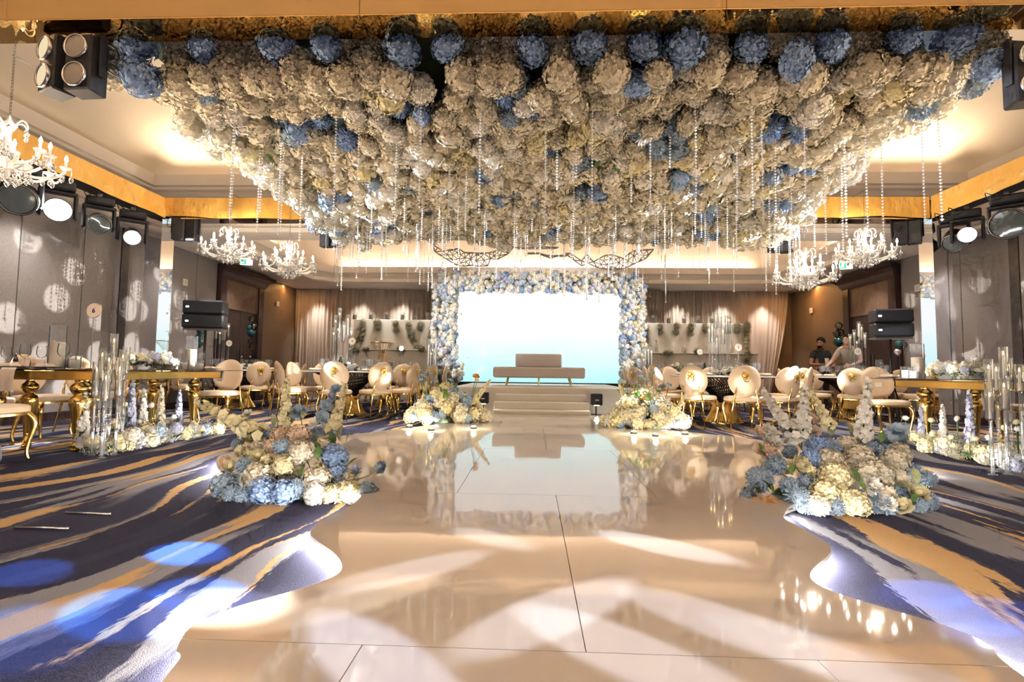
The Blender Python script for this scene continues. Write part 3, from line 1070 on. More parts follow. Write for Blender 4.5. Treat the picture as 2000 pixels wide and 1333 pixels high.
def hydrangea(n=70, seed=0, size=.25, core=.74):
    rng = np.random.default_rng(seed)
    vs, fs = cube_sphere(core)
    for p in fib(n, .05, rng):
        a, b = basis(p, rng)
        r = rng.uniform(.84, 1.0)
        c = p * r
        tilt = rng.normal(0, .25, 2)
        nn = p + a * tilt[0] + b * tilt[1]
        nn /= np.linalg.norm(nn)
        a = a - nn * np.dot(a, nn)
        a /= np.linalg.norm(a)
        b = np.cross(nn, a)
        s = size * rng.uniform(.8, 1.15)
        for k in range(4):
            t = k * PI / 2 + rng.normal(0, .12)
            d = a * math.cos(t) + b * math.sin(t)
            e = -a * math.sin(t) + b * math.cos(t)
            o = len(vs)
            vs += [c - nn * .02, c + d * s * .55 - e * s * .48 + nn * .055, c + d * s * 1.0 + nn * rng.uniform(-.03, .05), c + d * s * .55 + e * s * .48 + nn * .02]
            fs.append((o, o + 1, o + 2, o + 3))
    return np.array(vs), np.array(fs)


def pompon(n=190, seed=0):
    rng = np.random.default_rng(seed)
    vs, fs = cube_sphere(.72)
    for p in fib(n, .04, rng):
        a, b = basis(p, rng)
        r0, r1 = .55, rng.uniform(.90, 1.03)
        w = .062
        d = p + rng.normal(0, .09, 3)
        d /= np.linalg.norm(d)
        o = len(vs)
        vs += [p * r0 - a * w * .5, d * (r1 - .08) - a * w + b * .02, d * r1 + b * .05, d * (r1 - .08) + a * w + b * .02]
        fs.append((o, o + 1, o + 2, o + 3))
    return np.array(vs), np.array(fs)


def petal(vs, fs, c, d, e, nn, L_, Wd, cup, k=3):
    o = len(vs)
    for i in range(k + 1):
        t = i / k
        w = Wd * math.sin(PI * (.12 + .78 * t)) ** .7
        for j in (-1, 0, 1):
            bend = cup * (t * t) + (abs(j) * .35 * cup)
            vs.append(c + d * L_ * t * (1 - .25 * cup * t) + e * w * j + nn * (bend * L_))
    for i in range(k):
        for j in range(2):
            a = o + i * 3 + j
            fs.append((a, a + 1, a + 4, a + 3))


def rose(seed=0):
    rng = np.random.default_rng(seed)
    vs, fs = cube_sphere(.40, 2)
    nn = np.array([0, 0, 1.])
    vs = [v + nn * .25 for v in vs]
    for ring_, (cnt, L_, cup, z) in enumerate(((4, .55, 1.25, -.05), (5, .75, 1.0, -.15), (6, .95, .72, -.25), (7, 1.05, .42, -.32))):
        for k in range(cnt):
            t = 2 * PI * (k + .5 * ring_) / cnt + rng.normal(0, .1)
            d = np.array([math.cos(t), math.sin(t), 0])
            e = np.array([-math.sin(t), math.cos(t), 0])
            petal(vs, fs, d * .10 + nn * z, d, e, nn, L_, .42, cup + rng.normal(0, .05))
    return np.array(vs), np.array(fs)


def ruffle(seed=0):
    """open ruffled bloom (lisianthus)"""
    rng = np.random.default_rng(seed)
    vs, fs = [], []
    nn = np.array([0, 0, 1.])
    for ring_, (cnt, L_, cup) in enumerate(((4, .6, .9), (5, .9, .55), (6, 1.05, .25))):
        for k in range(cnt):
            t = 2 * PI * (k + .5 * ring_) / cnt + rng.normal(0, .15)
            d = np.array([math.cos(t), math.sin(t), 0])
            e = np.array([-math.sin(t), math.cos(t), 0])
            petal(vs, fs, nn * (-.25), d, e, nn, L_, .45, cup + rng.normal(0, .15))
    return np.array(vs), np.array(fs)


def spike_mesh(seed=0, n=34):
    """unit-length stalk of florets along +z, fat at the base and budded at the tip"""
    rng = np.random.default_rng(seed)
    vs, fs = [], []
    for i in range(n):
        t = (i + .5) / n
        z = .10 + t * .88
        rad = (.085 * (1 - .8 * t) + .012) * rng.uniform(.6, 1.15)
        z += rng.uniform(-.03, .03)
        th = i * 2.4 + rng.uniform(-.5, .5)
        nn = np.array([math.cos(th), math.sin(th), rng.uniform(-.3, .7)])
        nn /= np.linalg.norm(nn)
        c = np.array([math.cos(th) * rad, math.sin(th) * rad, z])
        a, b = basis(nn, rng)
        s = (.070 * (1 - .72 * t) + .012) * rng.uniform(.75, 1.2)
        for k in range(5):
            u = k * 2 * PI / 5 + rng.normal(0, .15)
            d = a * math.cos(u) + b * math.sin(u)
            e = -a * math.sin(u) + b * math.cos(u)
            o = len(vs)
            vs += [c, c + d * s * .6 - e * s * .5 + nn * s * .3, c + d * s + nn * s * rng.uniform(-.1, .4), c + d * s * .6 + e * s * .5 + nn * s * .3]
            fs.append((o, o + 1, o + 2, o + 3))
    return np.array(vs), np.array(fs)


def gyp_mesh(n=150, seed=0):
    """airy ball of tiny blossoms"""
    rng = np.random.default_rng(seed)
    vs, fs = [], []
    for p in fib(n, .1, rng):
        r = rng.uniform(.55, 1.05)
        c = p * r
        a, b = basis(p, rng)
        s = rng.uniform(.05, .085)
        for d, e in ((a, b), (a, p), (b, p)):
            o = len(vs)
            vs += [c - d * s, c - e * s, c + d * s, c + e * s]
            fs.append((o, o + 1, o + 2, o + 3))
    return np.array(vs), np.array(fs)


def leaf_mesh(seed=0):
    vs, fs = [], []
    k = 5
    for i in range(k + 1):
        t = i / k
        w = .26 * math.sin(PI * min(1, .04 + t * .96)) ** .8
        z = .18 * math.sin(t * 2.2)
        vs += [np.array([-w, t, z + w * .35]), np.array([0, t, z]), np.array([w, t, z + w * .35])]
    for i in range(k):
        for j in range(2):
            a = i * 3 + j
            fs.append((a, a + 1, a + 4, a + 3))
    return np.array(vs), np.array(fs)


def np_mesh(name, vs, fs, mat, smooth=False):
    me = bpy.data.meshes.new(name)
    nv, nf = len(vs), len(fs)
    me.vertices.add(nv)
    me.vertices.foreach_set('co', np.ascontiguousarray(vs, dtype=np.float32).ravel())
    me.loops.add(nf * 4)
    me.loops.foreach_set('vertex_index', np.ascontiguousarray(fs, dtype=np.int32).ravel())
    me.polygons.add(nf)
    me.polygons.foreach_set('loop_start', np.arange(0, nf * 4, 4, dtype=np.int32))
    me.update(calc_edges=True)
    me.validate()
    if smooth:
        me.shade_smooth()
    me.materials.append(MATS[mat])
    return me


GEO = {}
for i in range(3):
    GEO['hydrangea', i] = hydrangea(130, i, .19, .78)
    GEO['hydrangea_small', i] = hydrangea(54, 20 + i, .27, .72)
    GEO['pompon', i] = pompon(340, i)
    GEO['pompon_small', i] = pompon(90, 30 + i)
    GEO['rose', i] = rose(i)
    GEO['ruffle', i] = ruffle(i)
    GEO['spike', i] = spike_mesh(i, 90)
    GEO['gyp', i] = gyp_mesh(150, i)
    GEO['leaf', i] = leaf_mesh(i)
FM = {}


def fmesh(kind, mat, i=None):
    i = random.randrange(3) if i is None else i
    if (kind, mat, i) not in FM:
        FM[kind, mat, i] = np_mesh(kind, *GEO[kind, i], mat, kind in ('rose', 'ruffle', 'leaf'))
    return FM[kind, mat, i]


NAME = {'hydrangea': 'hydrangea', 'hydrangea_small': 'hydrangea', 'pompon': 'pompon_flower', 'pompon_small': 'pompon_flower', 'rose': 'rose',
        'ruffle': 'lisianthus', 'spike': 'delphinium_spike', 'gyp': 'gypsophila', 'leaf': 'leaf'}


def rand_rot():
    return (random.uniform(0, 6.28), random.uniform(0, 6.28), random.uniform(0, 6.28))


def flower(parent, kind, mat, loc, r, rot=None, sq=1.0):
    if rot is None:
        rot = rand_rot() if kind not in ('rose', 'ruffle') else (random.uniform(-.5, .9), random.uniform(-.6, .6), random.uniform(0, 6))
    sc = (r * random.uniform(.86, 1.16), r * random.uniform(.86, 1.16), r * sq * random.uniform(.86, 1.12))
    o = ob(NAME[kind], fmesh(kind, mat), parent, loc, rot, sc)
    if kind == 'gyp':
        o['kind'] = 'stuff'
    return o


def euler_np(rot):
    from mathutils import Euler
    return np.array(Euler(rot).to_matrix())


def mass(name, items, parent, suffix_mat):
    """items: (kind, loc, scale, rot) joined into one stuff part"""
    if not items:
        return
    AV, AF = [], []
    o = 0
    for kind, loc, sc, rot in items:
        vs, fs = GEO[kind, random.randrange(3)]
        q = (vs * np.array(sc)) @ euler_np(rot).T + np.array(loc)
        AV.append(q)
        AF.append(fs + o)
        o += len(vs)
    me = np_mesh(name, np.concatenate(AV), np.concatenate(AF), suffix_mat)
    b = ob(name, me, parent)
    b['kind'] = 'stuff'
    return b


def spike(parent, mat, base, tip, fat=1.0, stem='sage_leaf'):
    base, tip = V(base), V(tip)
    d = tip - base
    L_ = d.length
    o = ob('delphinium_spike', fmesh('spike', mat), parent, base, d.to_track_quat('Z', 'Y').to_euler(), (L_ * fat, L_ * fat, L_))
    MB().tube([(0, 0, -.05), (0, 0, .97)], [.012, .005], 5).build('stem', stem, o)
    return o


def leaf(parent, loc, L_, rot=None, mat='leaf'):
    rot = rot or (random.uniform(-.4, 1.0), random.uniform(-.5, .5), random.uniform(0, 6.28))
    return ob('leaf', fmesh('leaf', mat), parent, loc, rot, (L_, L_, L_))


# ------------------------------------------------------------------ flower canopy under the truss
can = thing('flower_canopy', 'huge cream and blue flower ceiling hanging inside the truss', 'flower canopy', (0, 0, 0))
CX0, CX1, CY0, CY1 = at(238, 110, 3.85).x, at(1925, 110, 3.85).x + .05, 3.75, 8.25
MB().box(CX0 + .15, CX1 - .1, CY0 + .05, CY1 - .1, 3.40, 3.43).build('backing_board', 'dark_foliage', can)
rc = random.Random(5)
heads = []
blue_px = [(268, 85), (276, 152), (398, 90), (540, 85), (638, 92), (786, 98), (875, 92), (1040, 98), (1150, 90), (1258, 88), (1338, 90), (1468, 92), (1556, 118), (1626, 88), (1764, 78), (1866, 75), (1938, 128)]
for px, py in blue_px:
    p = at(px, py, 3.67)
    heads.append((p.x, p.y, p.z, rc.uniform(.122, .142), 'blue_petal', 0))
blues = [(h[0], h[2]) for h in heads]
x = CX0
while x < CX1:
    for zz in (3.31, 3.19, 3.07):
        p = (x + rc.uniform(-.04, .04), 3.79 + rc.uniform(-.03, .03), zz + rc.uniform(-.03, .03))
        if min((p[0] - b[0]) ** 2 + (p[2] - b[1]) ** 2 for b in blues) > .15 ** 2:
            heads.append((*p, rc.uniform(.12, .15), 'cream_petal', 0))
    x += .185
y = CY0 + .16
row = 0
while y < CY1 + .02:
    x = CX0 + rc.uniform(0, .12) + (.1 if row % 2 else 0)
    while x < CX1 + (y - CY0) * .12:
        xx = x - (y - CY0) * .01
        base = 3.10 - .16 * min(1, (y - CY0) / 3.8)
        zz = base + rc.uniform(-.07, .09) + .05 * math.sin(x * 2.1 + y * 1.3)
        edge = (x - CX0 < .2) or (x > CX1 + (y - CY0) * .12 - .2)
        if edge:
            zz += rc.uniform(.02, .14)
        cl = math.sin(x * 3.7 + 1.3 * y) * math.sin(y * 4.1 - x * 1.9) + rc.uniform(-.55, .55)
        if cl > .80:
            m, k = 'blue_petal' if rc.random() < .6 else 'dusty_blue_petal', rc.randrange(2)
        elif cl < -.95:
            m, k = 'white_petal', 0
        else:
            m, k = ('cream_petal' if rc.random() < .75 else 'yellow_cream_petal' if rc.random() < .35 else 'white_petal'), 0
        if rc.random() > .035:
            heads.append((xx, y + rc.uniform(-.05, .05), zz, rc.uniform(.105, .15), m, k))
        x += rc.uniform(.165, .215)
    y += .175
    row += 1
heads.sort(key=lambda h: h[0] ** 2 + h[1] ** 2 + (h[2] - .8) ** 2)
stuff = {}
for i, (x, y, z, r, m, k) in enumerate(heads):
    if i < 300:
        flower(can, 'pompon' if k else 'hydrangea', m, (x, y, z), r, sq=.85 if y > 4 else 1)
    else:
        stuff.setdefault(m, []).append(('pompon_small' if k else 'hydrangea_small', (x, y, z), (r * 1.05, r * 1.05, r * .9), rand_rot()))
for m, it in stuff.items():
    mass('hydrangea_mass', it, can, m)
# sparse white sprays and leaves poking out of the canopy
for i in range(34):
    x, y = rc.uniform(CX0 + .3, CX1), rc.uniform(4.2, 8.0)
    flower(can, 'ruffle', 'white_petal', (x, y, 2.92 + rc.uniform(-.04, .05)), rc.uniform(.06, .09), rot=(PI + rc.uniform(-.6, .6), rc.uniform(-.6, .6), 0))
for i in range(26):
    x, y = rc.uniform(CX0 + .3, CX1), rc.uniform(4.0, 8.0)
    leaf(can, (x, y, 3.03), rc.uniform(.10, .16), rot=(rc.uniform(-1.6, -.4), rc.uniform(-.5, .5), rc.uniform(0, 6)))

# ------------------------------------------------------------------ crystal bead strands
bead_m = []
for kk, nb in enumerate((14, 20, 27, 34)):
    mb = MB()
    for i in range(nb):
        r = .0115 if i < nb - 1 else .015
        z = -.028 * i
        mb.add([(0, 0, z + r), (r, 0, z), (0, r, z), (-r, 0, z), (0, -r, z), (0, 0, z - r)],
               [(0, 1, 2), (0, 2, 3), (0, 3, 4), (0, 4, 1), (5, 2, 1), (5, 3, 2), (5, 4, 3), (5, 1, 4)])
    mb.add([(-.001, 0, .2), (.001, 0, .2), (.001, 0, -.028 * nb), (-.001, 0, -.028 * nb)], [(0, 1, 2, 3)])
    bead_m.append(mb.mesh('crystal_strand', 'bead'))
rs = random.Random(21)
strands = []
for px, py in ((440, 240), (449, 240), (496, 290), (535, 300), (700, 245), (845, 205), (935, 210), (1147, 215), (1470, 205), (1478, 215), (1557, 225), (1640, 240), (1683, 245), (1798, 208), (1810, 230), (1731, 255), (1655, 300), (1600, 320), (1064, 240), (600, 300), (560, 290), (1360, 215), (1280, 240), (785, 260), (650, 235)):
    d = ray(px, py)
    t = (3.0 - CAM_H) / d.z
    yy = min(8.15, max(3.9, d.y * t))
    strands.append((min(max(d.x * t, CX0 + .08), CX1 + (yy - CY0) * .12 - .1), yy, 3))
while len(strands) < 175:
    yy = rs.uniform(4.6, 8.3) if rs.random() < .35 else rs.uniform(6.4, 8.35)
    yy = min(yy, 8.2)
    strands.append((rs.uniform(CX0 + .12, CX1 + (yy - CY0) * .12 - .12), yy, rs.choice((0, 1, 1, 2, 2, 3))))
for x, y, k in strands:
    hd = min(heads, key=lambda h: (h[0] - x) ** 2 + (h[1] - y) ** 2)
    x, y = hd[0] + (x - hd[0]) * .3, hd[1] + (y - hd[1]) * .3
    o = ob('crystal_strand', bead_m[k], None, (x, y, hd[2] - hd[3] * .45), (0, 0, rs.uniform(0, 3)))
    tag(o, 'string of clear crystal beads hanging from the flower canopy', 'crystal strand', 'crystal strands under the flower canopy')

# ------------------------------------------------------------------ flower arch round the screen
arch = thing('flower_arch', 'white and blue flower arch framing the glowing screen', 'flower arch', (0.17, 13.1, 0))
ra = random.Random(9)
items = []
ax0, ax1 = at(868, 650, 13.05).x - .17, at(1236, 650, 13.05).x - .17
ztop = at(1050, 552, 13.05).z


def arch_add(n, fx, fz, yr=(-.14, .02)):
    for _ in range(n):
        x, z = fx(), fz()
        q = ra.random()
        m = 'white_petal' if q < .40 else 'cream_petal' if q < .52 else 'pale_blue_petal' if q < .72 else 'dusty_blue_petal' if q < .82 else 'blue_petal' if q < .88 else 'lilac_petal' if q < .94 else 'yellow_cream_petal' if q < .985 else 'orange_petal'
        r = ra.uniform(.055, .095) if m != 'orange_petal' else .05
        k = 'hydrangea_small' if m in ('white_petal', 'cream_petal', 'yellow_cream_petal', 'lilac_petal') else ra.choice(('pompon_small', 'hydrangea_small'))
        if q > .97:
            k = 'rose'
        items.append((k, m, (x, ra.uniform(*yr), z), r))


arch_add(470, lambda: ax0 + ra.uniform(-.30, .30), lambda: ra.uniform(.25, ztop))
arch_add(470, lambda: ax1 + ra.uniform(-.30, .30), lambda: ra.uniform(.25, ztop))
arch_add(560, lambda: ra.uniform(ax0 - .15, ax1 + .15), lambda: ztop + ra.uniform(-.24, .26))
# left and right feet spill outwards onto the floor
arch_add(70, lambda: ax0 + ra.uniform(-.25, .5), lambda: abs(ra.gauss(0, .2)) + .55, (-.6, -.2))
arch_add(50, lambda: ax1 + ra.uniform(-.4, .25), lambda: abs(ra.gauss(0, .2)) + .55, (-.6, -.2))
ra.shuffle(items)
items.sort(key=lambda t: t[2][1] - t[3])
for sx in (ax0, ax1):
    MB().box(sx - .16, sx + .16, .02, .14, 0, ztop).build('arch_post', 'dark_foliage', arch)
MB().box(ax0 - .16, ax1 + .16, .02, .14, ztop - .1, ztop + .1).build('arch_lintel', 'dark_foliage', arch)
stuff = {}
for i, (k, m, loc, r) in enumerate(items):
    if i < 300:
        flower(arch, k, m, loc, r, rot=(1.4 + ra.uniform(-.4, .4), ra.uniform(-.5, .5), 0) if k == 'rose' else None)
    else:
        stuff.setdefault(m, []).append((k, loc, (r, r, r), rand_rot()))
for m, it in stuff.items():
    mass('blossom_mass', it, arch, m)
for i in range(60):
    sx = ra.choice((ax0, ax1))
    leaf(arch, (sx + ra.gauss(0, .22), -.12, ra.uniform(.4, ztop)), ra.uniform(.08, .15), mat='sage_leaf' if ra.random() < .5 else 'leaf')

# ------------------------------------------------------------------ near flower mounds beside the aisle
def mound(label, loc, name='flower_mound'):
    return thing(name, label, 'flower arrangement', loc)


def place_list(root, org, scale, base_y, lst, top_px):
    """lst: (kind, mat, cx, cy, r, depth offset) in photo-crop units"""
    for kind, mat, cx, cy, r, dy in lst:
        px, py = org[0] + cx / scale, org[1] + cy / scale
        Y = base_y + dy
        p = at(px, py, Y)
        R_ = r / scale / F_PX * Y * 1.02
        p.z = max(p.z, R_ * .75)
        rot = None
        if kind in ('rose', 'ruffle'):
            rot = (random.uniform(.5, 1.2), random.uniform(-.5, .5), random.uniform(-.5, .5))
        flower(root, kind, mat, p - root.location, R_, rot)
        if kind == 'ruffle':
            q = p - root.location
            MB().tube([(q.x * .45, q.y * .5 + .02, q.z * .45), (q.x * .8, q.y * .9, q.z * .7), tuple(q)], [.005, .004, .003], 5).build('stem', 'sage_leaf', root)


B, DB, CR, YC, PC, WH = 'blue_petal', 'dusty_blue_petal', 'cream_petal', 'yellow_cream_petal', 'peach_petal', 'white_petal'
b0 = G(585, 992)
mL = mound('large flower mound with three tall cream spikes left of the aisle', (b0.x, b0.y + .25, 0))
H_, PP, RO, RU = 'hydrangea', 'pompon', 'rose', 'ruffle'
lst = [(PP, DB, 350, 615, 50, .42), (PP, DB, 400, 790, 72, .12), (PP, DB, 710, 640, 72, .18), (PP, DB, 620, 530, 65, .45), (PP, DB, 985, 560, 60, .45),
       (PP, DB, 295, 1070, 75, .0), (PP, DB, 390, 1065, 70, -.02), (H_, DB, 240, 950, 100, .10), (H_, B, 560, 1080, 115, -.02), (H_, B, 720, 1090, 118, -.04),
       (PP, DB, 830, 980, 78, .0), (H_, B, 1140, 720, 112, .25), (H_, B, 1150, 850, 100, .2), (H_, DB, 1400, 1010, 92, .05),
       (H_, CR, 510, 900, 122, .05), (H_, CR, 860, 690, 105, .15), (H_, YC, 720, 790, 95, .10), (H_, CR, 990, 900, 112, .08), (H_, WH, 980, 1085, 95, -.02), (H_, YC, 1120, 1080, 90, .0),
       (H_, YC, 1260, 1030, 100, .02), (H_, PC, 700, 560, 92, .35), (H_, PC, 850, 550, 96, .33), (H_, PC, 620, 640, 65, .26), (H_, CR, 1060, 640, 70, .35), (H_, CR, 530, 640, 75, .35),
       (RO, YC, 380, 680, 60, .25), (RO, YC, 450, 705, 55, .22), (RO, YC, 515, 710, 55, .2), (RO, YC, 290, 800, 55, .2), (RO, PC, 250, 765, 55, .25), (RO, YC, 1060, 600, 55, .4), (RO, YC, 600, 760, 60, .12), (RO, YC, 1005, 800, 40, .15),
       (RU, DB, 850, 350, 75, .45), (RU, DB, 1070, 300, 58, .5), (RU, DB, 1040, 395, 55, .45), (RU, 'lilac_petal', 1120, 230, 52, .5), (RU, DB, 1150, 165, 45, .5),
       (RU, 'lilac_petal', 1310, 830, 58, .2), (RU, DB, 1515, 805, 55, .2), (RU, WH, 980, 440, 60, .42), (RU, WH, 430, 365, 40, .5), (RU, CR, 760, 420, 60, .45),
       (PP, DB, 360, 935, 75, .12), (H_, CR, 330, 890, 60, .18), (H_, CR, 770, 880, 85, .16), (PP, DB, 1180, 940, 85, .14), (H_, CR, 1250, 900, 75, .2), (PP, DB, 640, 960, 70, .1), (H_, 'leaf', 700, 1000, 90, .25), (H_, 'leaf', 900, 800, 100, .3), (H_, 'leaf', 450, 950, 90, .3), (H_, 'leaf', 1150, 950, 100, .3)]
lst = [t for t in lst if t[1] != 'leaf']
place_list(mL, (380, 720), 4.165, b0.y + .12, lst, 0)


def crop_pt(org, sc, cx, cy, Y):
    return at(org[0] + cx / sc, org[1] + cy / sc, Y)


for (bx, by), (tx, ty), dy, fat, m in (((560, 570), (10, 262), .5, .95, 'yellow_cream_petal'), ((735, 470), (752, 70), .55, 1.0, 'yellow_cream_petal'),
                                       ((1120, 520), (1235, 120), .55, 1.0, 'yellow_cream_petal')):
    a = crop_pt((380, 720), 4.165, bx, by, b0.y + dy)
    t = crop_pt((380, 720), 4.165, tx, ty, b0.y + dy + .02)
    d = a - t
    spike(mL, m, a + d * .05 - mL.location, t - mL.location, fat * 1.15)
for cx, cy, dy, L_, rx, rz in ((1000, 740, .2, .09, .9, .3), (940, 830, .12, .08, .9, 2.), (860, 890, .05, .08, 1.0, -.5), (1240, 810, .2, .09, .6, -1.2), (1290, 900, .1, .07, .5, -1.0),
                               (340, 990, .05, .07, .7, 2.5), (640, 470, .45, .09, 1.2, 1.0), (330, 500, .45, .08, .6, .8), (1180, 590, .4, .11, 1.2, -.6), (1230, 620, .4, .10, 1.0, -1.2),
                               (1120, 640, .38, .1, 1.2, .3), (880, 410, .43, .06, .8, .4), (1080, 990, -.02, .05, .6, -.6), (700, 1000, .1, .09, .6, .6), (1010, 690, .25, .09, .8, 1.0), (590, 960, .12, .09, .6, 2.0)):
    p = crop_pt((380, 720), 4.165, cx, cy, b0.y + .1 + dy)
    leaf(mL, p - mL.location, L_, (rx, 0, rz), 'sage_leaf' if cy < 640 else 'leaf')
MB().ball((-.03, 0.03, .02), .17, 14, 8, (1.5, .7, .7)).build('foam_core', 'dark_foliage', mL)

b1 = G(1640, 1012)
mR = mound('large flower mound with leaning white spikes right of the aisle', (b1.x, b1.y + .25, 0))
lst = [(PP, DB, 1310, 945, 85, .16), (RO, YC, 1390, 930, 60, .16), (PP, DB, 250, 850, 112, .05), (PP, DB, 370, 740, 75, .15), (PP, DB, 480, 640, 60, .35), (PP, B, 690, 620, 90, .32), (PP, B, 640, 690, 75, .22), (PP, DB, 790, 610, 85, .35),
       (PP, DB, 1070, 600, 75, .4), (PP, DB, 1215, 645, 66, .35), (PP, DB, 1400, 790, 80, .25), (PP, DB, 1530, 845, 66, .22), (PP, DB, 1550, 1040, 68, .12), (PP, DB, 1465, 1085, 64, .05),
       (PP, DB, 1190, 1120, 90, 0), (PP, DB, 1030, 1020, 92, .06), (PP, DB, 1110, 1100, 76, .0), (PP, DB, 540, 985, 92, -.02), (PP, DB, 480, 900, 76, .05), (PP, DB, 595, 865, 70, .1),
       (PP, DB, 160, 970, 58, .1), (PP, DB, 610, 1090, 76, -.05), (PP, DB, 820, 1120, 78, -.05), (PP, WH, 690, 1165, 90, -.08), (PP, DB, 1360, 1110, 60, .05), (PP, DB, 700, 870, 80, .15),
       (H_, CR, 790, 720, 95, .2), (H_, YC, 830, 840, 105, .06), (H_, YC, 760, 950, 100, .0), (H_, YC, 690, 1030, 90, -.05), (H_, YC, 880, 960, 70, .0), (H_, CR, 1010, 690, 95, .25),
       (H_, CR, 920, 600, 85, .38), (H_, YC, 970, 1110, 112, -.06), (H_, CR, 1290, 710, 86, .25), (H_, CR, 1180, 800, 86, .12), (H_, CR, 1330, 650, 76, .35), (H_, CR, 1080, 800, 80, .12),
       (RO, YC, 560, 750, 80, .15), (RO, YC, 470, 765, 48, .15), (RO, YC, 610, 790, 60, .12), (RO, YC, 1350, 1060, 72, -.02), (RO, YC, 1460, 960, 74, .1), (RO, CR, 1215, 975, 66, .0),
       (RO, CR, 1310, 850, 66, .12), (RO, CR, 1200, 880, 56, .08), (RU, 'orange_petal', 330, 1045, 62, -.05), (RU, 'orange_petal', 235, 1055, 58, .0), (RU, 'orange_petal', 395, 1105, 50, -.08),
       (RU, 'white_petal', 1120, 900, 78, .0), (RU, 'white_petal', 1230, 1030, 66, -.05), (RU, WH, 330, 475, 60, .4), (RU, WH, 350, 560, 75, .35), (RU, PC, 270, 620, 65, .3), (RU, PC, 250, 480, 45, .4),
       (RU, DB, 1310, 470, 66, .45), (RU, DB, 1250, 545, 66, .42), (RU, DB, 1320, 560, 50, .45), (H_, PC, 320, 640, 60, .3), (RU, PC, 660, 380, 55, .45), (RU, PC, 660, 470, 60, .45)]
place_list(mR, (1420, 720), 3.92, b1.y + .12, lst, 0)
for (bx, by), (tx, ty), dy, fat, m in (((560, 600), (262, 150), .5, .9, 'white_petal'), ((570, 600), (600, 120), .52, 1.0, 'white_petal'), ((800, 480), (640, 170), .55, 1.1, 'yellow_cream_petal'),
                                       ((1030, 580), (1085, 60), .5, .85, 'white_petal'), ((1040, 600), (1050, 250), .55, 1.2, 'yellow_cream_petal')):
    a = crop_pt((1420, 720), 3.92, bx, by, b1.y + dy)
    t = crop_pt((1420, 720), 3.92, tx, ty, b1.y + dy + .02)
    spike(mR, m, a - mR.location, t - mR.location, fat * 1.15)
for cx, cy, dy, L_, rx, rz, lm in ((360, 960, 0, .08, .7, .6, 'leaf'), (330, 930, .02, .08, .7, 1.6, 'leaf'), (490, 815, .1, .08, .6, -.8, 'leaf'), (1010, 880, .02, .1, .8, .4, 'leaf'), (1050, 930, 0, .08, .6, 2.0, 'leaf'),
                                   (1450, 890, .1, .1, 1.1, -.3, 'sage_leaf'), (1400, 960, .05, .09, .8, .6, 'sage_leaf'), (1430, 1030, .02, .07, .6, -.8, 'leaf'), (270, 640, .3, .06, .9, .4, 'leaf'), (800, 520, .45, .1, 1.0, -.4, 'sage_leaf'),
                                   (950, 520, .45, .1, 1.1, .5, 'sage_leaf'), (500, 540, .42, .1, 1.0, .8, 'sage_leaf'), (600, 560, .42, .1, 1.2, -.5, 'sage_leaf'), (1180, 570, .4, .08, .8, -.8, 'leaf'), (240, 960, .05, .06, .7, 2.4, 'leaf')):
    p = crop_pt((1420, 720), 3.92, cx, cy, b1.y + .08 + dy)
    leaf(mR, p - mR.location, L_, (rx, 0, rz), lm)
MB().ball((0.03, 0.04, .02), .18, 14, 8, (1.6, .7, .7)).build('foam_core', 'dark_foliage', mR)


# ------------------------------------------------------------------ mid flower mounds at the steps
def mid_mound(label, px0, px1, py_base, py_top, seed, tips):
    r = random.Random(seed)
    c = G((px0 + px1) / 2, py_base - 4)
    m = mound(label, (c.x, c.y + .2, TOPZ))
    wd = (px1 - px0) / F_PX * c.y / 2
    H = CAM_H - .01
    hgt = (py_base - py_top) / F_PX * c.y * .72
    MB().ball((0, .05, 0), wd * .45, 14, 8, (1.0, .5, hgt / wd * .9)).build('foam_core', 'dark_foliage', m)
    for k in range(115):
        a = r.uniform(0, 2 * PI)
        t = r.random() ** .6
        z = hgt * (1 - t ** 1.6) * r.uniform(.75, 1.0)
        x, y = math.cos(a) * t * wd * .92, math.sin(a) * t * wd * .5
        q = r.random()
        if q < .50:
            kd, mt, rr = H_, r.choice((YC, CR, YC, CR)), r.uniform(.08, .115)
        elif q < .9:
            kd, mt, rr = PP, r.choice((DB, B, DB)), r.uniform(.07, .09)
        else:
            kd, mt, rr = RU, r.choice(('lilac_petal', DB, 'orange_petal')), r.uniform(.05, .065)
        flower(m, kd + '_small' if kd in (H_, PP) else kd, mt, (x, y, max(z, rr * .8)), rr)
    for k in range(16):
        a = r.uniform(0, 2 * PI)
        leaf(m, (math.cos(a) * wd * .75 * r.random(), math.sin(a) * wd * .4, hgt * r.uniform(.5, 1.0)), r.uniform(.08, .14), (r.uniform(.4, 1.3), 0, r.uniform(0, 6)))
    for k in range(9):
        x = r.uniform(-.7, .7) * wd
        z = hgt * r.uniform(.95, 1.45)
        MB().tube([(x * .8, 0, hgt * .5), (x, -.02, z)], .005, 5).build('stem', 'leaf', m)
        flower(m, 'ruffle', r.choice(('lilac_petal', DB, DB, 'orange_petal')), (x, -.02, z), r.uniform(.045, .06))
    for (tx, ty), (bx, by) in tips:
        a = at(bx, by, c.y + .2)
        t = at(tx, ty, c.y + .2)
        spike(m, 'yellow_cream_petal', a - m.location, t - m.location, .9)
    return m, c, wd


mA, cA, wA = mid_mound('round cream and blue flower mound at the left of the stage steps', 778, 962, 838, 742, 3, [((958, 742), (915, 800)), ((832, 745), (826, 800))])
mB, cB, wB = mid_mound('round cream and blue flower mound at the right of the stage steps', 1180, 1352, 850, 745, 4, [((1208, 745), (1225, 800)), ((1340, 768), (1318, 812))])


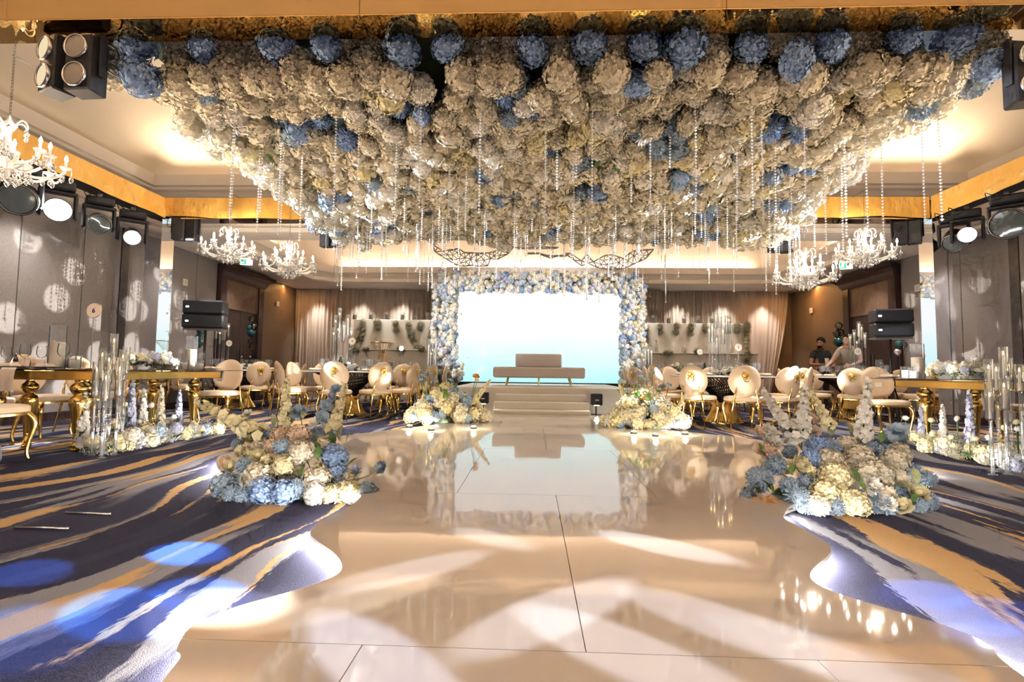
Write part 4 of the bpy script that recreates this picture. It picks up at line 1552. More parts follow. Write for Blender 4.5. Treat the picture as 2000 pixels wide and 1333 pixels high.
def uplight(px, py, label, power=10):
    p = G(px, py, TOPZ)
    u = thing('uplight', label, 'uplight', p)
    MB().lathe([(.001, 0), (.04, 0), (.042, .025), (.034, .03)], 14).build('lamp_puck', 'black_body', u, True, 40)
    MB().lathe([(.034, .028), (.030, .036), (.001, .040)], 14).build('lamp_lens', 'uplight_lens', u, True)
    point('uplight_lamp', (p.x, p.y - .02, .12), power, (1, .80, .45), .03)


for px, py, lab in ((800, 836, 'small round uplight at the left foot of the left step mound'), (842, 842, 'small round uplight in front of the left step mound'), (925, 838, 'small round uplight at the right foot of the left step mound'),
                    (1238, 848, 'small round uplight at the left foot of the right step mound'), (1280, 853, 'small round uplight in front of the right step mound'), (1338, 850, 'small round uplight at the right foot of the right step mound')):
    uplight(px, py, lab, 5)

# ------------------------------------------------------------------ chairs
def make_chair():
    """oval-back banquet chair; faces +y, origin on the floor below the seat centre"""
    c = thing('dining_chair', 'cream oval-back chair with gold legs', 'chair')
    # seat cushion: rounded trapezoid, domed
    out = []
    for t in range(28):
        a = 2 * PI * t / 28
        ca, sa = math.cos(a), math.sin(a)
        x = .235 * abs(ca) ** .6 * (1 if ca >= 0 else -1)
        y = .225 * abs(sa) ** .6 * (1 if sa >= 0 else -1)
        out.append((x * (1 + .06 * y / .22), y))
    mb = MB()
    P, F = [], []
    for k, (s_, z) in enumerate(((.93, .405), (1.0, .415), (1.0, .45), (.95, .468), (.75, .478), (.4, .482))):
        P += [(x * s_, y * s_, z) for x, y in out]
    n_ = len(out)
    for k in range(5):
        for i in range(n_):
            j = (i + 1) % n_
            F.append((k * n_ + i, k * n_ + j, k * n_ + n_ + j, k * n_ + n_ + i))
    F.append(tuple(range(n_ - 1, -1, -1)))
    F.append(tuple(range(5 * n_, 6 * n_)))
    MB().add(P, F).build('seat', 'chair_leather', c, True, 50)
    MB().add([(x * .96, y * .96, z) for z in (.385, .404) for x, y in out], [(i, (i + 1) % n_, n_ + (i + 1) % n_, n_ + i) for i in range(n_)] + [tuple(range(n_ - 1, -1, -1))]).build('seat_frame', 'gold', c, True, 40)
    # oval back: a curved pad standing behind the seat
    P, F = [], []
    N_, R_ = 30, 6
    cz, hx, hz = .70, .225, .235

    def pad(u, v, side):
        x, z = u * hx, v * hz
        yb = -.215 - .10 * (z + .2) + .10 * (x * x) / (hx * hx) * .6
        rr = min(1, (u * u + v * v) ** .5)
        th = .030 * (1 - rr ** 6) ** .5 if rr < 1 else 0
        return (x, yb + side * th, cz + z)
    for side in (1, -1):
        o = len(P)
        for r in range(1, R_ + 1):
            rr = (r / R_) ** .7
            for i in range(N_):
                a = 2 * PI * i / N_
                P.append(pad(math.cos(a) * rr, math.sin(a) * rr, side))
        P.append(pad(0, 0, side))
        ctr = len(P) - 1
        for i in range(N_):
            j = (i + 1) % N_
            F.append((ctr, o + i, o + j) if side > 0 else (ctr, o + j, o + i))
            for r in range(R_ - 1):
                a, b, d, e = o + r * N_ + i, o + r * N_ + j, o + r * N_ + N_ + j, o + r * N_ + N_ + i
                F.append((a, e, d, b) if side > 0 else (a, b, d, e))
    MB().add(P, F).build('backrest', 'chair_leather', c, True)
    # lion boss with ring on the rear face
    em = MB()
    yb = -.262
    zc = .790
    em.lathe([(.001, .030), (.022, .027), (.038, .019), (.046, .006), (.046, 0)], 14, (0, yb, zc), Matrix.Rotation(PI / 2, 3, 'X'))
    for k in range(14):
        a = 2 * PI * k / 14
        em.ball((math.cos(a) * .046, yb - .006, zc + math.sin(a) * .050), .016, 6, 4)
    em.ball((0, yb - .028, zc - .010), .018, 8, 5, (1, .8, .8))
    em.ball((-.018, yb - .022, zc + .016), .010, 6, 4).ball((.018, yb - .022, zc + .016), .010, 6, 4)
    boss = em.build('lion_boss', 'old_gold', c, True)
    ring_pts = [(math.cos(a) * .044, yb - .016, zc - .058 + math.sin(a) * .042) for a in [2 * PI * k / 16 for k in range(17)]]
    MB().tube(ring_pts, .006, 6, False).build('ring', 'old_gold', boss, True)
    for s_ in (-1, 1):
        # curved front legs
        pts = [(s_ * .175, .165, .405), (s_ * .205, .195, .36), (s_ * .215, .205, .28), (s_ * .195, .19, .16), (s_ * .182, .185, .07), (s_ * .192, .20, .0)]
        MB().tube([tuple(p) for p in catmull(pts, 3)], [.026, .027, .028, .028, .027, .025, .023, .021, .019, .017, .016, .015, .014, .013, .013, .013], 8).build('leg', 'gold', c, True)
        # splayed straight rear legs running up behind the back pad
        MB().tube([(s_ * .225, -.285, 0), (s_ * .165, -.235, .40), (s_ * .15, -.252, .50), (s_ * .125, -.262, .62)], [.010, .014, .015, .006], 8).build('leg', 'gold', c, True)
    return c


chair = Proto(make_chair())


def put_chair(x, y, face, label, group):
    """face: direction angle (radians, from +x) the sitter looks to"""
    return chair.put((x, y, 0), face - PI / 2, label, group)


# ------------------------------------------------------------------ tableware
def make_wine_glass():
    g = thing('wine_glass', 'clear stemmed wine glass', 'wine glass')
    MB().lathe([(.036, 0), (.034, .002), (.006, .006)], 16).build('foot', 'glass', g, True)
    MB().lathe([(.006, .006), (.004, .02), (.0035, .08), (.006, .098)], 8).build('stem', 'glass', g, True)
    MB().lathe([(.006, .098), (.022, .105), (.036, .122), (.042, .148), (.040, .18), (.034, .215)], 16).build('bowl', 'glass', g, True)
    return g


wine = Proto(make_wine_glass())


def make_plate():
    g = thing('dinner_plate', 'white dinner plate', 'plate')
    MB().lathe([(.001, .004), (.08, .004), (.10, .010), (.135, .018), (.137, .020), (.10, .013), (.08, .007), (.001, .007)], 24).build('plate_body', 'porcelain', g, True)
    nk = MB().add([(-.05, -.09, .024), (.05, -.09, .024), (.045, .09, .024), (-.045, .09, .024), (-.03, -.08, .05), (.035, -.085, .046), (.02, .08, .05), (-.03, .085, .044)],
                  [(0, 3, 2, 1), (4, 5, 6, 7), (0, 1, 5, 4), (1, 2, 6, 5), (2, 3, 7, 6), (3, 0, 4, 7)])
    nk.build('folded_napkin', 'napkin', g)
    return g


plate = Proto(make_plate())


def make_bottle(mat, name):
    b = thing('water_bottle', name, 'bottle')
    MB().lathe([(.001, 0), (.036, .002), (.038, .02), (.038, .15), (.03, .19), (.015, .22), (.013, .255)], 14).build('bottle_body', mat, b, True, 50)
    MB().lathe([(.016, .25), (.017, .275), (.001, .277)], 12).build('cap', 'silver', b, True, 40)
    MB().lathe([(.0388, .05), (.0388, .12)], 14).build('bottle_label', 'white_paint', b, True)
    return b


bottle_c = Proto(make_bottle('glass', 'clear water bottle'))
bottle_g = Proto(make_bottle('green_glass', 'green water bottle'))
bottle_d = Proto(make_bottle('dark_bottle_glass', 'dark blue bottle'))


def make_votive():
    v = thing('votive_candle', 'white votive candle in a clear tumbler', 'candle')
    MB().lathe([(.001, .002), (.042, .002), (.044, .01), (.046, .105)], 18).build('tumbler', 'glass', v, True)
    MB().lathe([(.001, .005), (.038, .005), (.038, .070), (.034, .073), (.001, .071)], 16).build('candle', 'white_wax', v, True, 40)
    return v


votive = Proto(make_votive())


def make_hurricane(h, hc, r, wax):
    v = thing('hurricane_candle', 'pillar candle in a tall glass cylinder', 'candle')
    MB().lathe([(.001, .003), (r, .003), (r, h), (r - .003, h)], 24).build('glass_cylinder', 'glass', v, True, 60)
    MB().lathe([(.001, .006), (r * .88, .006), (r * .88, hc - .004), (r * .8, hc), (r * .4, hc - .008), (.001, hc - .01)], 22).build('pillar_candle', wax, v, True, 50)
    MB().tube([(0, 0, hc - .01), (0, 0, hc + .01)], .0015, 5).build('wick', 'black_rod', v)
    return v


def number_sign(x, y, z, s, h, r, label, ink='ink', rz=0.0):
    g = thing('table_number', label, 'table number', (x, y, z), rz)
    MB().lathe([(.001, 0), (.045, 0), (.045, .006), (.006, .012)], 16).build('sign_foot', 'gold', g, True, 40)
    MB().tube([(0, 0, .008), (0, 0, h - r)], .004, 6).build('sign_rod', 'grey_metal', g)
    MB().lathe([(.001, -.004), (r, -.004), (r, .004), (.001, .004)], 28, (0, 0, h), Matrix.Rotation(PI / 2, 3, 'X')).build('sign_disc', 'pink_paper' if s == '6' else 'paper', g, True, 40)
    MB().tube([(math.cos(a) * r, 0, h + math.sin(a) * r) for a in [2 * PI * k / 28 for k in range(29)]], .0035, 5, False).build('sign_rim', 'old_gold', g)
    ob('number', text_mesh(s, r * .95, ink), g, (0, -.0056, h), (PI / 2, 0, 0))
    return g


def candelabra(x, y, z, label, spec, scale=1.0, base=True, lit=True, stem_r=.011, tube_r=.028):
    """clear stems carrying glass tubes with taper candles; spec = (dx, dy, stem height, tube height)"""
    c = thing('candelabra', label, 'candelabra', (x, y, z))
    if base:
        MB().lathe([(.001, 0), (.17, 0), (.17, .008), (.001, .010)], 24).build('base_plate', 'glass', c, True, 40)
    for dx, dy, hs, ht in spec:
        MB().lathe([(.032, 0), (.032, .008), (stem_r, .012), (stem_r, hs - .01), (.03, hs - .004), (.03, hs + .006), (.001, hs + .006)], 12, (dx, dy, 0)).build('acrylic_stem', 'tube_glass', c, True, 50)
        MB().lathe([(tube_r - .002, hs + .006), (tube_r, hs + .01), (tube_r, hs + ht)], 14, (dx, dy, 0)).build('glass_tube', 'tube_glass', c, True)
        cd = MB().lathe([(.011, hs + .008), (.009, hs + ht * .72), (.001, hs + ht * .73)], 8, (dx, dy, 0)).build('taper_candle', 'candle_wax', c, True)
        if lit:
            zf = hs + ht * .73
            MB().lathe([(.0005, zf), (.0055, zf + .008), (.004, zf + .02), (.0003, zf + .034)], 7, (dx, dy, 0)).build('flame', 'candle_flame', cd, True)
    return c


def centerpiece(x, y, z, label, r, seed, mats, w=.22, h=.15, n=22, green=.3):
    rr = random.Random(seed)
    m = thing('flower_centrepiece', label, 'flower arrangement', (x, y, z))
    MB().ball((0, 0, h * .25), w * .8, 12, 6, (1, 1, h / w * .35)).build('moss_base', 'dark_foliage', m)
    for i in range(n):
        a = rr.uniform(0, 6.28)
        t = rr.random() ** .6
        k = rr.choice(('hydrangea_small', 'rose', 'ruffle', 'hydrangea_small', 'gyp'))
        mt = rr.choice(mats) if k != 'gyp' else 'gyp'
        q = rr.uniform(.03, .05) * (1.25 if k in ('gyp', 'hydrangea_small') else 1)
        flower(m, k, mt, (math.cos(a) * t * w, math.sin(a) * t * w, max(q * .8, h * (1 - t * t) * rr.uniform(.6, 1.0))), q)
    for i in range(int(n * green) + 4):
        a = rr.uniform(0, 6.28)
        leaf(m, (math.cos(a) * w * .6, math.sin(a) * w * .6, h * .45), rr.uniform(.06, .11), (rr.uniform(.1, .9), 0, a - PI / 2), rr.choice(('leaf', 'sage_leaf')))
    return m


# ------------------------------------------------------------------ round tables
TZ = 0.775
RT = .84


def make_round_table():
    t = thing('round_table', 'round table', 'table')
    MB().lathe([(.001, TZ - .022), (RT - .01, TZ - .022), (RT, TZ - .016), (RT, TZ - .005), (RT - .006, TZ), (.001, TZ)], 64).build('tabletop', 'marble_top', t, True, 40)
    MB().lathe([(.62, TZ - .022), (.66, TZ - .03), (.62, TZ - .04), (.55, TZ - .03)], 40).build('top_ring', 'black_rod', t, True)
    up, lo = MB(), MB()
    n_ = 60
    for k in range(n_):
        a = 2 * PI * k / n_
        b = a + .55
        pu = [(math.cos(b + .0) * .15, math.sin(b) * .15, .33), (math.cos(b - .12) * .20, math.sin(b - .12) * .20, .46), (math.cos(b - .3) * .36, math.sin(b - .3) * .36, .62), (math.cos(b - .5) * .60, math.sin(b - .5) * .60, TZ - .035)]
        pl = [(math.cos(b) * .15, math.sin(b) * .15, .33), (math.cos(b + .1) * .19, math.sin(b + .1) * .19, .18), (math.cos(b + .2) * .29, math.sin(b + .2) * .29, .01)]
        up.tube(pu, .008, 4, False)
        lo.tube(pl, .008, 4, False)
    o = up.build('upper_rods', 'black_rod', t)
    o['kind'] = 'stuff'
    o = lo.build('lower_rods', 'gold', t)
    o['kind'] = 'stuff'
    MB().lathe([(.27, 0), (.32, 0), (.32, .012), (.27, .014)], 40).build('foot_ring', 'gold', t, True, 40)
    return t


rtab = Proto(make_round_table())
SIDES = ['front', 'front right', 'right', 'right rear', 'rear right', 'rear', 'rear left', 'left rear', 'left', 'front left', 'near left']


def side_word(a, used):
    d = (math.degrees(a) + 90) % 360
    i = int(round(d / 36.0)) % 10
    for k in range(10):
        w = SIDES[(i + k) % 10]
        if w not in used:
            used.add(w)
            return w


NAMES = {'4': 'left front round table', '3': 'round table left of the stage', '5': 'round table by the left door', '2': 'right front round table', '1': 'round table right of the stage', '12': 'round table by the right door'}


def round_setting(x, y, num, angles, seed, tlabel, tall=True):
    tn = NAMES[num]
    r = random.Random(seed)
    rtab.put((x, y, 0), r.uniform(0, 6), tlabel, 'round banquet tables')
    used = set()
    for a in angles:
        a = math.radians(a)
        rad = 1.0 + r.uniform(-.03, .05)
        face = a + PI + r.uniform(-.08, .08)
        sw_ = side_word(a, used)
        put_chair(x + math.cos(a) * rad, y + math.sin(a) * rad, face, 'cream oval-back chair, %s seat at the %s' % (sw_, tn), 'chairs at the %s' % tn)
        pa = (x + math.cos(a) * (RT - .2), y + math.sin(a) * (RT - .2), TZ)
        plate.put(pa, a - PI / 2, 'napkin-topped plate at the %s seat of the %s' % (sw_, tn), 'plates on the %s' % tn)
        for k in range(2):
            b = a + .16 + .13 * k
            q = RT - .30 - .03 * k
            wine.put((x + math.cos(b) * q, y + math.sin(b) * q, TZ), 0, '%s wine glass by the %s seat of the %s' % (('outer', 'inner')[k], sw_, tn), 'wine glasses on the %s' % tn)
    for k, bt in enumerate((bottle_c, bottle_g if seed % 2 else bottle_c)):
        a = r.uniform(-2.6, -.5) + k * .5
        bt.put((x + math.cos(a) * (.40 + .04 * k), y + math.sin(a) * (.40 + .04 * k), TZ), 0, '%s water bottle on the %s' % ('clear' if k == 0 else 'green' if seed % 2 else 'second clear', tn))
    for k in range(3):
        a = r.uniform(0, 6.28)
        votive.put((x + math.cos(a) * .36, y + math.sin(a) * .36, TZ), 0, 'white votive candle on the %s' % tn, 'votives on the %s' % tn)


full = lambda ph: [ph + 36 * k for k in range(10)]
T = {'4': (-3.3, 9.2), '3': (-3.2, 11.3), '5': (-6.0, 10.35), '2': (3.2, 8.75), '1': (3.25, 11.2), '12': (6.1, 10.0)}
round_setting(*T['4'], '4', [-82, -46, -140, -10, 26, 134, 170], 1, 'white-topped left front round table on a dark flared rod pedestal')
round_setting(*T['3'], '3', full(-60)[:9], 2, 'white-topped round table numbered 3, beside the left flower arch foot')
round_setting(*T['5'], '5', full(-45)[:9], 3, 'white-topped round table near the left door')
round_setting(*T['2'], '2', full(-131)[:6] + full(-131)[7:], 4, 'white-topped right front round table on a gold flared rod pedestal')
round_setting(*T['1'], '1', full(-120), 5, 'white-topped round table numbered 1, beside the right flower arch foot')
round_setting(*T['12'], '12', full(-122)[:1] + full(-122)[2:], 6, 'white-topped round table numbered 12, near the right door')


def cluster(px_list, cx, cy, Y):
    """stem specs from photo columns: (px, tube top y, tube bottom y)"""
    out = []
    for i, (px, y0, y1) in enumerate(px_list):
        p = at(px, y0, Y + (.06 if i % 2 else -.04))
        q = at(px, y1, Y + (.06 if i % 2 else -.04))
        out.append((p.x - cx, (.06 if i % 2 else -.04), max(.06, q.z - TZ), max(.12, p.z - q.z)))
    return out


x, y = T['4']
candelabra(x + .05, y, TZ, 'tall clear tube candelabra on the left front round table', cluster([(652, 640, 690), (656, 616, 665), (664, 602, 650), (672, 628, 668), (680, 615, 655), (686, 640, 680), (661, 640, 660)], x + .05, y, y))
number_sign(at(688, 667, y - .1).x, y - .1, TZ, '4', at(688, 667, y - .1).z - TZ, .062, 'round white number 4 sign on the left front round table')
centerpiece(x + .05, y - .2, TZ, 'white and yellow flower centrepiece under the candelabra of the left front round table', .2, 31, (WH, YC, WH, 'lilac_petal'), .24, .13)
x, y = T['3']
number_sign(at(784, 681, y - .1).x, y - .1, TZ, '3', at(784, 681, y - .1).z - TZ, .055, 'round white number 3 sign on the round table left of the stage')
centerpiece(x + .1, y - .1, TZ, 'low dark-leaved flower centrepiece on the round table left of the stage', .2, 32, (WH, DB), .24, .10, green=.8)
candelabra(-2.55, y + .15, TZ, 'clear tube candelabra beside the left flower arch', cluster([(838, 662, 720), (845, 672, 722), (852, 660, 715), (842, 690, 730)], -2.55, y + .15, y + .15))
x, y = T['5']
candelabra(x - .05, y, TZ, 'clear tube candelabra on the round table near the left door', cluster([(424, 620, 662), (430, 645, 672), (437, 621, 665), (447, 632, 658), (440, 630, 665)], x - .05, y, y))
number_sign(at(447.5, 671, y - .12).x, y - .12, TZ, '14', at(447.5, 671, y - .12).z - TZ, .062, 'round pink table number sign near the left door', 'brown_ink')
centerpiece(x, y - .12, TZ, 'white flower centrepiece on the round table near the left door', .2, 33, (WH, WH, YC), .26, .13)
x, y = T['2']
candelabra(x + .05, y, TZ, 'tall clear tube candelabra on the right front round table', cluster([(1385, 638, 670), (1391, 632, 668), (1398, 611, 642), (1406, 610, 640), (1419, 616, 652), (1400, 655, 690), (1412, 640, 672), (1423, 618, 652)], x + .05, y, y))
number_sign(at(1442, 679, y - .1).x, y - .1, TZ, '2', at(1442, 679, y - .1).z - TZ, .062, 'round white number 2 sign on the right front round table')
centerpiece(x + .05, y - .25, TZ, 'white and yellow rose centrepiece on the right front round table', .2, 34, (WH, WH, YC), .26, .15)
x, y = T['1']
candelabra(1265 * 0 + at(1264, 700, y).x, y, TZ, 'clear tube candelabra beside the right flower arch', cluster([(1254, 685, 720), (1260, 680, 715), (1266, 676, 712), (1272, 678, 716), (1257, 700, 730)], at(1264, 700, y).x, y, y))
number_sign(at(1367, 688, y - .1).x, y - .1, TZ, '1', at(1367, 688, y - .1).z - TZ, .06, 'round white number 1 sign on the round table right of the stage')
centerpiece(at(1319, 715, y - .2).x, y - .2, TZ, 'pointed white flower centrepiece on the round table right of the stage', .2, 35, (WH, YC), .16, .26, 26, .6)
x, y = T['12']
candelabra(x + .05, y, TZ, 'tall clear tube candelabra on the round table by the right door', cluster([(1660, 653, 683), (1668, 644, 678), (1677, 628, 658), (1682, 634, 666), (1689, 650, 680), (1673, 664, 690)], x + .05, y, y))
number_sign(at(1675, 687, y - .15).x, y - .15, TZ, '12', at(1675, 687, y - .15).z - TZ, .065, 'round white number 12 sign on the round table by the right door')
centerpiece(x + .1, y - .2, TZ, 'cream flower centrepiece on the round table by the right door', .2, 36, (WH, YC, CR), .28, .15)
# wire hourglass flower stand on table 3
p0 = at(746, 669, T['3'][1])
ws = thing('wire_stand', 'gold wire hourglass stand with a round tray on the round table left of the stage', 'flower stand', (p0.x, T['3'][1], TZ))
hh = p0.z - TZ
MB().lathe([(.001, hh - .012), (.25, hh - .012), (.25, hh), (.001, hh)], 28).build('tray', 'old_gold', ws, True, 40)
wm = MB()
for k in range(20):
    a = 2 * PI * k / 20
    wm.tube([(math.cos(a) * .13, math.sin(a) * .13, 0), (math.cos(a + .3) * .06, math.sin(a + .3) * .06, hh * .62), (math.cos(a + .5) * .24, math.sin(a + .5) * .24, hh - .01)], .0032, 4, False)
o = wm.build('wire_cage', 'old_gold', ws)
o['kind'] = 'stuff'
MB().tube([(math.cos(a) * .13, math.sin(a) * .13, .004) for a in [2 * PI * k / 24 for k in range(25)]], .005, 5, False).build('foot_ring', 'old_gold', ws)


# ------------------------------------------------------------------ long glass tables
def long_table(x0, x1, y0, y1, label, inner):
    """inner: sign of the side facing the aisle"""
    t = thing('glass_table', label, 'table', ((x0 + x1) / 2, (y0 + y1) / 2, 0))
    hx, hy = (x1 - x0) / 2, (y1 - y0) / 2
    MB().rbox(-hx, hx, -hy, hy, TZ - .012, TZ, .003).build('glass_top', 'table_glass', t)
    # gold apron frame
    z0, z1 = TZ - .105, TZ - .014
    i_ = .05
    for a, b, c_, d_ in ((-hx + i_, hx - i_, -hy + i_, -hy + i_ + .03), (-hx + i_, hx - i_, hy - .45, hy - .42), (-hx + i_, -hx + i_ + .03, -hy + i_, hy - .42), (hx - i_ - .03, hx - i_, -hy + i_, hy - .42)):
        MB().rbox(a, b, c_, d_, z0, z1, .006).build('apron', 'gold', t)
        MB().rbox(a - .008, b + .008, c_ - .008, d_ + .008, z1 - .018, z1 - .004, .004).build('apron_bead', 'gold', t)
    prof = [(.03, 0), (.034, .015), (.022, .03), (.030, .045), (.036, .055), (.030, .065), (.020, .075), (.022, .14), (.030, .26), (.044, .38), (.054, .44), (.056, .475), (.048, .505), (.030, .52), (.026, .53),
            (.040, .548), (.054, .575), (.056, .595), (.048, .62), (.030, .640), (.026, .655), (.03, z0)]
    for ly in (-hy + .16, hy - .60):
        for sx in (-1, 1):
            for k in (0, 1):
                MB().lathe([(a_ * 1.28, b_) for a_, b_ in prof], 20, (sx * (hx - (.26 if sx == inner else .13) - k * .12), ly + k * .20 - .05, 0), None, True).build('leg', 'gold', t, True, 60)
    return t


LT = (-5.25, -4.05, 4.62, 7.05)
RTb = (4.42, 5.66, 4.72, 6.95)
long_table(*LT, 'long glass-topped gold table with bulbous legs at the left', 1)
long_table(*RTb, 'long glass-topped gold table with bulbous legs at the right', -1)
grp = 'chairs at the left glass table'
for i, y in enumerate((4.95, 5.62, 6.3, 6.95)):
    put_chair(-5.55, y, 0, 'cream oval-back gold-legged chair, %s along the wall side of the left glass table' % ('first', 'second', 'third', 'fourth')[i], grp)
put_chair(at(427, 750, 7.25).x, 7.30, -PI / 2 + .05, 'cream oval-back chair at the far end of the left glass table', grp)
near_chair = put_chair(-4.47, 4.05, 0.02, 'cream gold-legged chair cut by the left picture edge', grp)
grp = 'chairs at the right glass table'
tagged = put_chair(at(1735, 750, 7.2).x, 7.25, -PI / 2 - .05, 'cream oval-back chair with a white tag at the far end of the right glass table', grp)
for i, y in enumerate((5.0, 5.7, 6.4)):
    put_chair(5.95, y, PI, 'cream oval-back gold-legged chair, %s along the wall side of the right glass table' % ('first', 'second', 'third')[i], grp)
tg = at(1735, 687, 7.40)
MB().rbox(-.045, .045, -.002, .002, -.028, .028, .001).build('paper_tag', 'white_paint', tagged, loc=(0, -.165, .68), rot=(.1, .06, .02))


def runner(label, pts, seed, spikes, balls):
    """low flower hedge on the floor along a table"""
    r = random.Random(seed)
    pts = [V(p) for p in pts]
    c = (pts[0] + pts[-1]) / 2
    m = thing('flower_runner', label, 'flower arrangement', (c.x, c.y, 0))
    n_ = 95
    for i in range(n_):
        t = i / (n_ - 1)
        u = t * (len(pts) - 1)
        k = min(int(u), len(pts) - 2)
        p = pts[k].lerp(pts[k + 1], u - k)
        kd = r.choice(('hydrangea_small', 'gyp', 'gyp', 'hydrangea_small', 'rose'))
        mt = 'gyp' if kd == 'gyp' else r.choice((CR, YC, YC, WH, 'lilac_petal', DB))
        q = r.uniform(.05, .085) * (.7 if kd == 'rose' else 1)
        flower(m, kd, mt, (p.x - c.x + r.uniform(-.10, .10), p.y - c.y + r.uniform(-.05, .05), r.choice((q * .8, q * .8, q * .8 + .07))), q)
        if i % 3 == 0:
            leaf(m, (p.x - c.x + r.uniform(-.1, .1), p.y - c.y, .03), r.uniform(.08, .13), (r.uniform(.1, .8), 0, r.uniform(0, 6.28)))
    for px, y0, y1, Y, mt, fat in spikes:
        a, b = at(px, y1, Y), at(px + r.uniform(-4, 4), y0, Y)
        a.z = min(a.z, .12)
        a.x = b.x
        spike(m, mt, a - m.location, b - m.location, fat, 'leaf')
    for px, py, Y in balls:
        p = at(px, py, Y)
        flower(m, 'pompon_small', WH if r.random() < .5 else YC, p - m.location, .034, sq=.8)
        MB().tube([(p.x - c.x, p.y - c.y, .02), (p.x - c.x, p.y - c.y, p.z - .02)], .004, 5).build('stem', 'leaf', m)
    return m


runner('low white and lilac flower hedge on the floor by the left glass table', [(-3.93, 4.52), (-3.91, 5.3), (-3.88, 6.15)], 41,
       [(165, 765, 880, 4.75, WH, 1.0), (257, 740, 850, 5.2, 'lilac_petal', .8), (279, 758, 850, 5.5, WH, .8), (313, 752, 850, 5.7, CR, .8), (354, 760, 845, 6.0, 'lilac_petal', .8)],
       [(245, 790, 5.0), (296, 792, 5.4), (223, 824, 4.9), (227, 832, 4.8), (340, 815, 5.9), (272, 824, 5.3), (312, 825, 5.7), (334, 824, 5.9)])
runner('low white and lilac flower hedge on the floor by the right glass table', [(4.20, 4.2), (4.24, 5.0), (4.27, 5.85)], 42,
       [(1797, 790, 850, 5.8, 'lilac_petal', .9), (1842, 790, 860, 5.5, WH, .9), (1896, 762, 870, 5.2, 'lilac_petal', .75), (1995, 800, 880, 4.6, WH, .8)],
       [(1769, 817, 5.9), (1818, 821, 5.6), (1869, 818, 5.3), (1821, 848, 5.5), (1857, 854, 5.3), (1963, 836, 4.7), (1988, 838, 4.6), (1985, 825, 4.6), (1931, 855, 4.8), (1893, 850, 5.1), (1905, 858, 5.0)])


def floor_tubes(label, specs, Y):
    c = at(specs[0][0], 800, Y)
    out = []
    for i, (px, ytop, ybot, dy) in enumerate(specs):
        a, b = at(px, ytop, Y + dy), at(px, ybot, Y + dy)
        out.append((a.x - c.x, dy, b.z, a.z - b.z))
    return candelabra(c.x, Y, 0, label, out, base=False, stem_r=.013, tube_r=.032)


floor_tubes('cluster of clear floor candle tubes beside the left glass table', [(190, 707, 775, 0), (201, 680, 740, .18), (214, 690, 750, .06), (224, 652, 712, .2), (235, 705, 775, .05), (241, 683, 745, .34), (208, 725, 785, -.1), (248, 678, 730, .45)], 4.5)
floor_tubes('cluster of clear floor candle tubes beside the right glass table', [(1930, 702, 770, .1), (1945, 710, 765, .2), (1959, 678, 735, .15), (1969, 700, 760, .25), (1990, 712, 765, .1), (1932, 758, 820, -.05), (1960, 740, 800, -.02)], 4.45)

# settings on the left glass table
big_h = make_hurricane(.44, .27, .072, 'candle_wax')
hur = Proto(big_h)
hur.put((*at(110, 712, 4.95).xy[:], TZ), 0, 'large pillar candle in a tall glass cylinder at the near end of the left table')
hur.put((*at(373, 714, 6.55).xy[:], TZ), 0, 'large pillar candle in a tall glass cylinder at the far end of the left table', scale=(.95, .95, 1.0))
hur.put((*at(1793, 738, 6.35).xy[:], TZ), 0, 'large pillar candle in a tall glass cylinder on the right table', scale=(1.0, 1.0, .95))
for px, py, Y, s_, lab in ((358, 714, 6.35, 1.25, 'white votive candle beside the far left hurricane'), (390, 714, 6.45, 1.1, 'small votive right of the far left hurricane'), (345, 714, 6.7, 1.0, 'votive candle half hidden left of the far left hurricane'),
                           (145, 714, 5.0, 1.2, 'votive candle right of the near left hurricane'), (132, 713, 5.1, 1.5, 'wide votive candle behind the near left wine glass'),
                           (1771, 738, 6.3, 1.35, 'white votive candle left of the right table hurricane'), (1786, 738, 6.15, 1.2, 'small white votive in front of the right table hurricane')):
    votive.put((*at(px, py, Y).xy[:], TZ), 0, lab, scale=s_)
for px, Y, s_, lab in ((122, 4.75, 1.15, 'wine glass in front of the near left pillar candle'), (47, 4.85, 1.1, 'wine glass left of the place card'), (80, 5.2, 1.1, 'wine glass behind the place card'), (10, 4.9, 1.0, 'wine glass at the left picture edge'),
                       (112, 5.6, 1.0, 'wine glass beside the flowers on the left table'), (392, 6.8, 1.1, 'wine glass at the far right end of the left table'), (380, 6.9, 1.0, 'wine glass behind the far left hurricane'), (295, 6.4, 1.0, 'wine glass behind the white flower row of the left table'),
                       (1718, 6.76, 1.1, 'wine glass at the left end of the right table'), (1731, 6.8, .8, 'short wine glass behind the left end of the right table'), (1830, 6.2, .9, 'wine glass behind the flowers of the right table'), (1905, 5.7, .9, 'wine glass behind the candle tubes of the right table')):
    p = at(px, 716 if px < 1000 else 738, Y)
    wine.put((p.x, p.y, TZ), 0, lab, scale=s_)
plates = [(90, 4.80, 'plate with napkin at the near end of the left table'), (20, 4.85, 'plate at the left picture edge'), (410, 6.85, 'plate with napkin at the far end of the left table'), (1735, 6.72, 'plate with napkin at the left end of the right table'), (1985, 5.0, 'plate at the right picture edge')]
for px, Y, lab in plates:
    p = at(px, 716 if px < 1000 else 738, Y)
    plate.put((p.x, p.y, TZ), .3, lab)


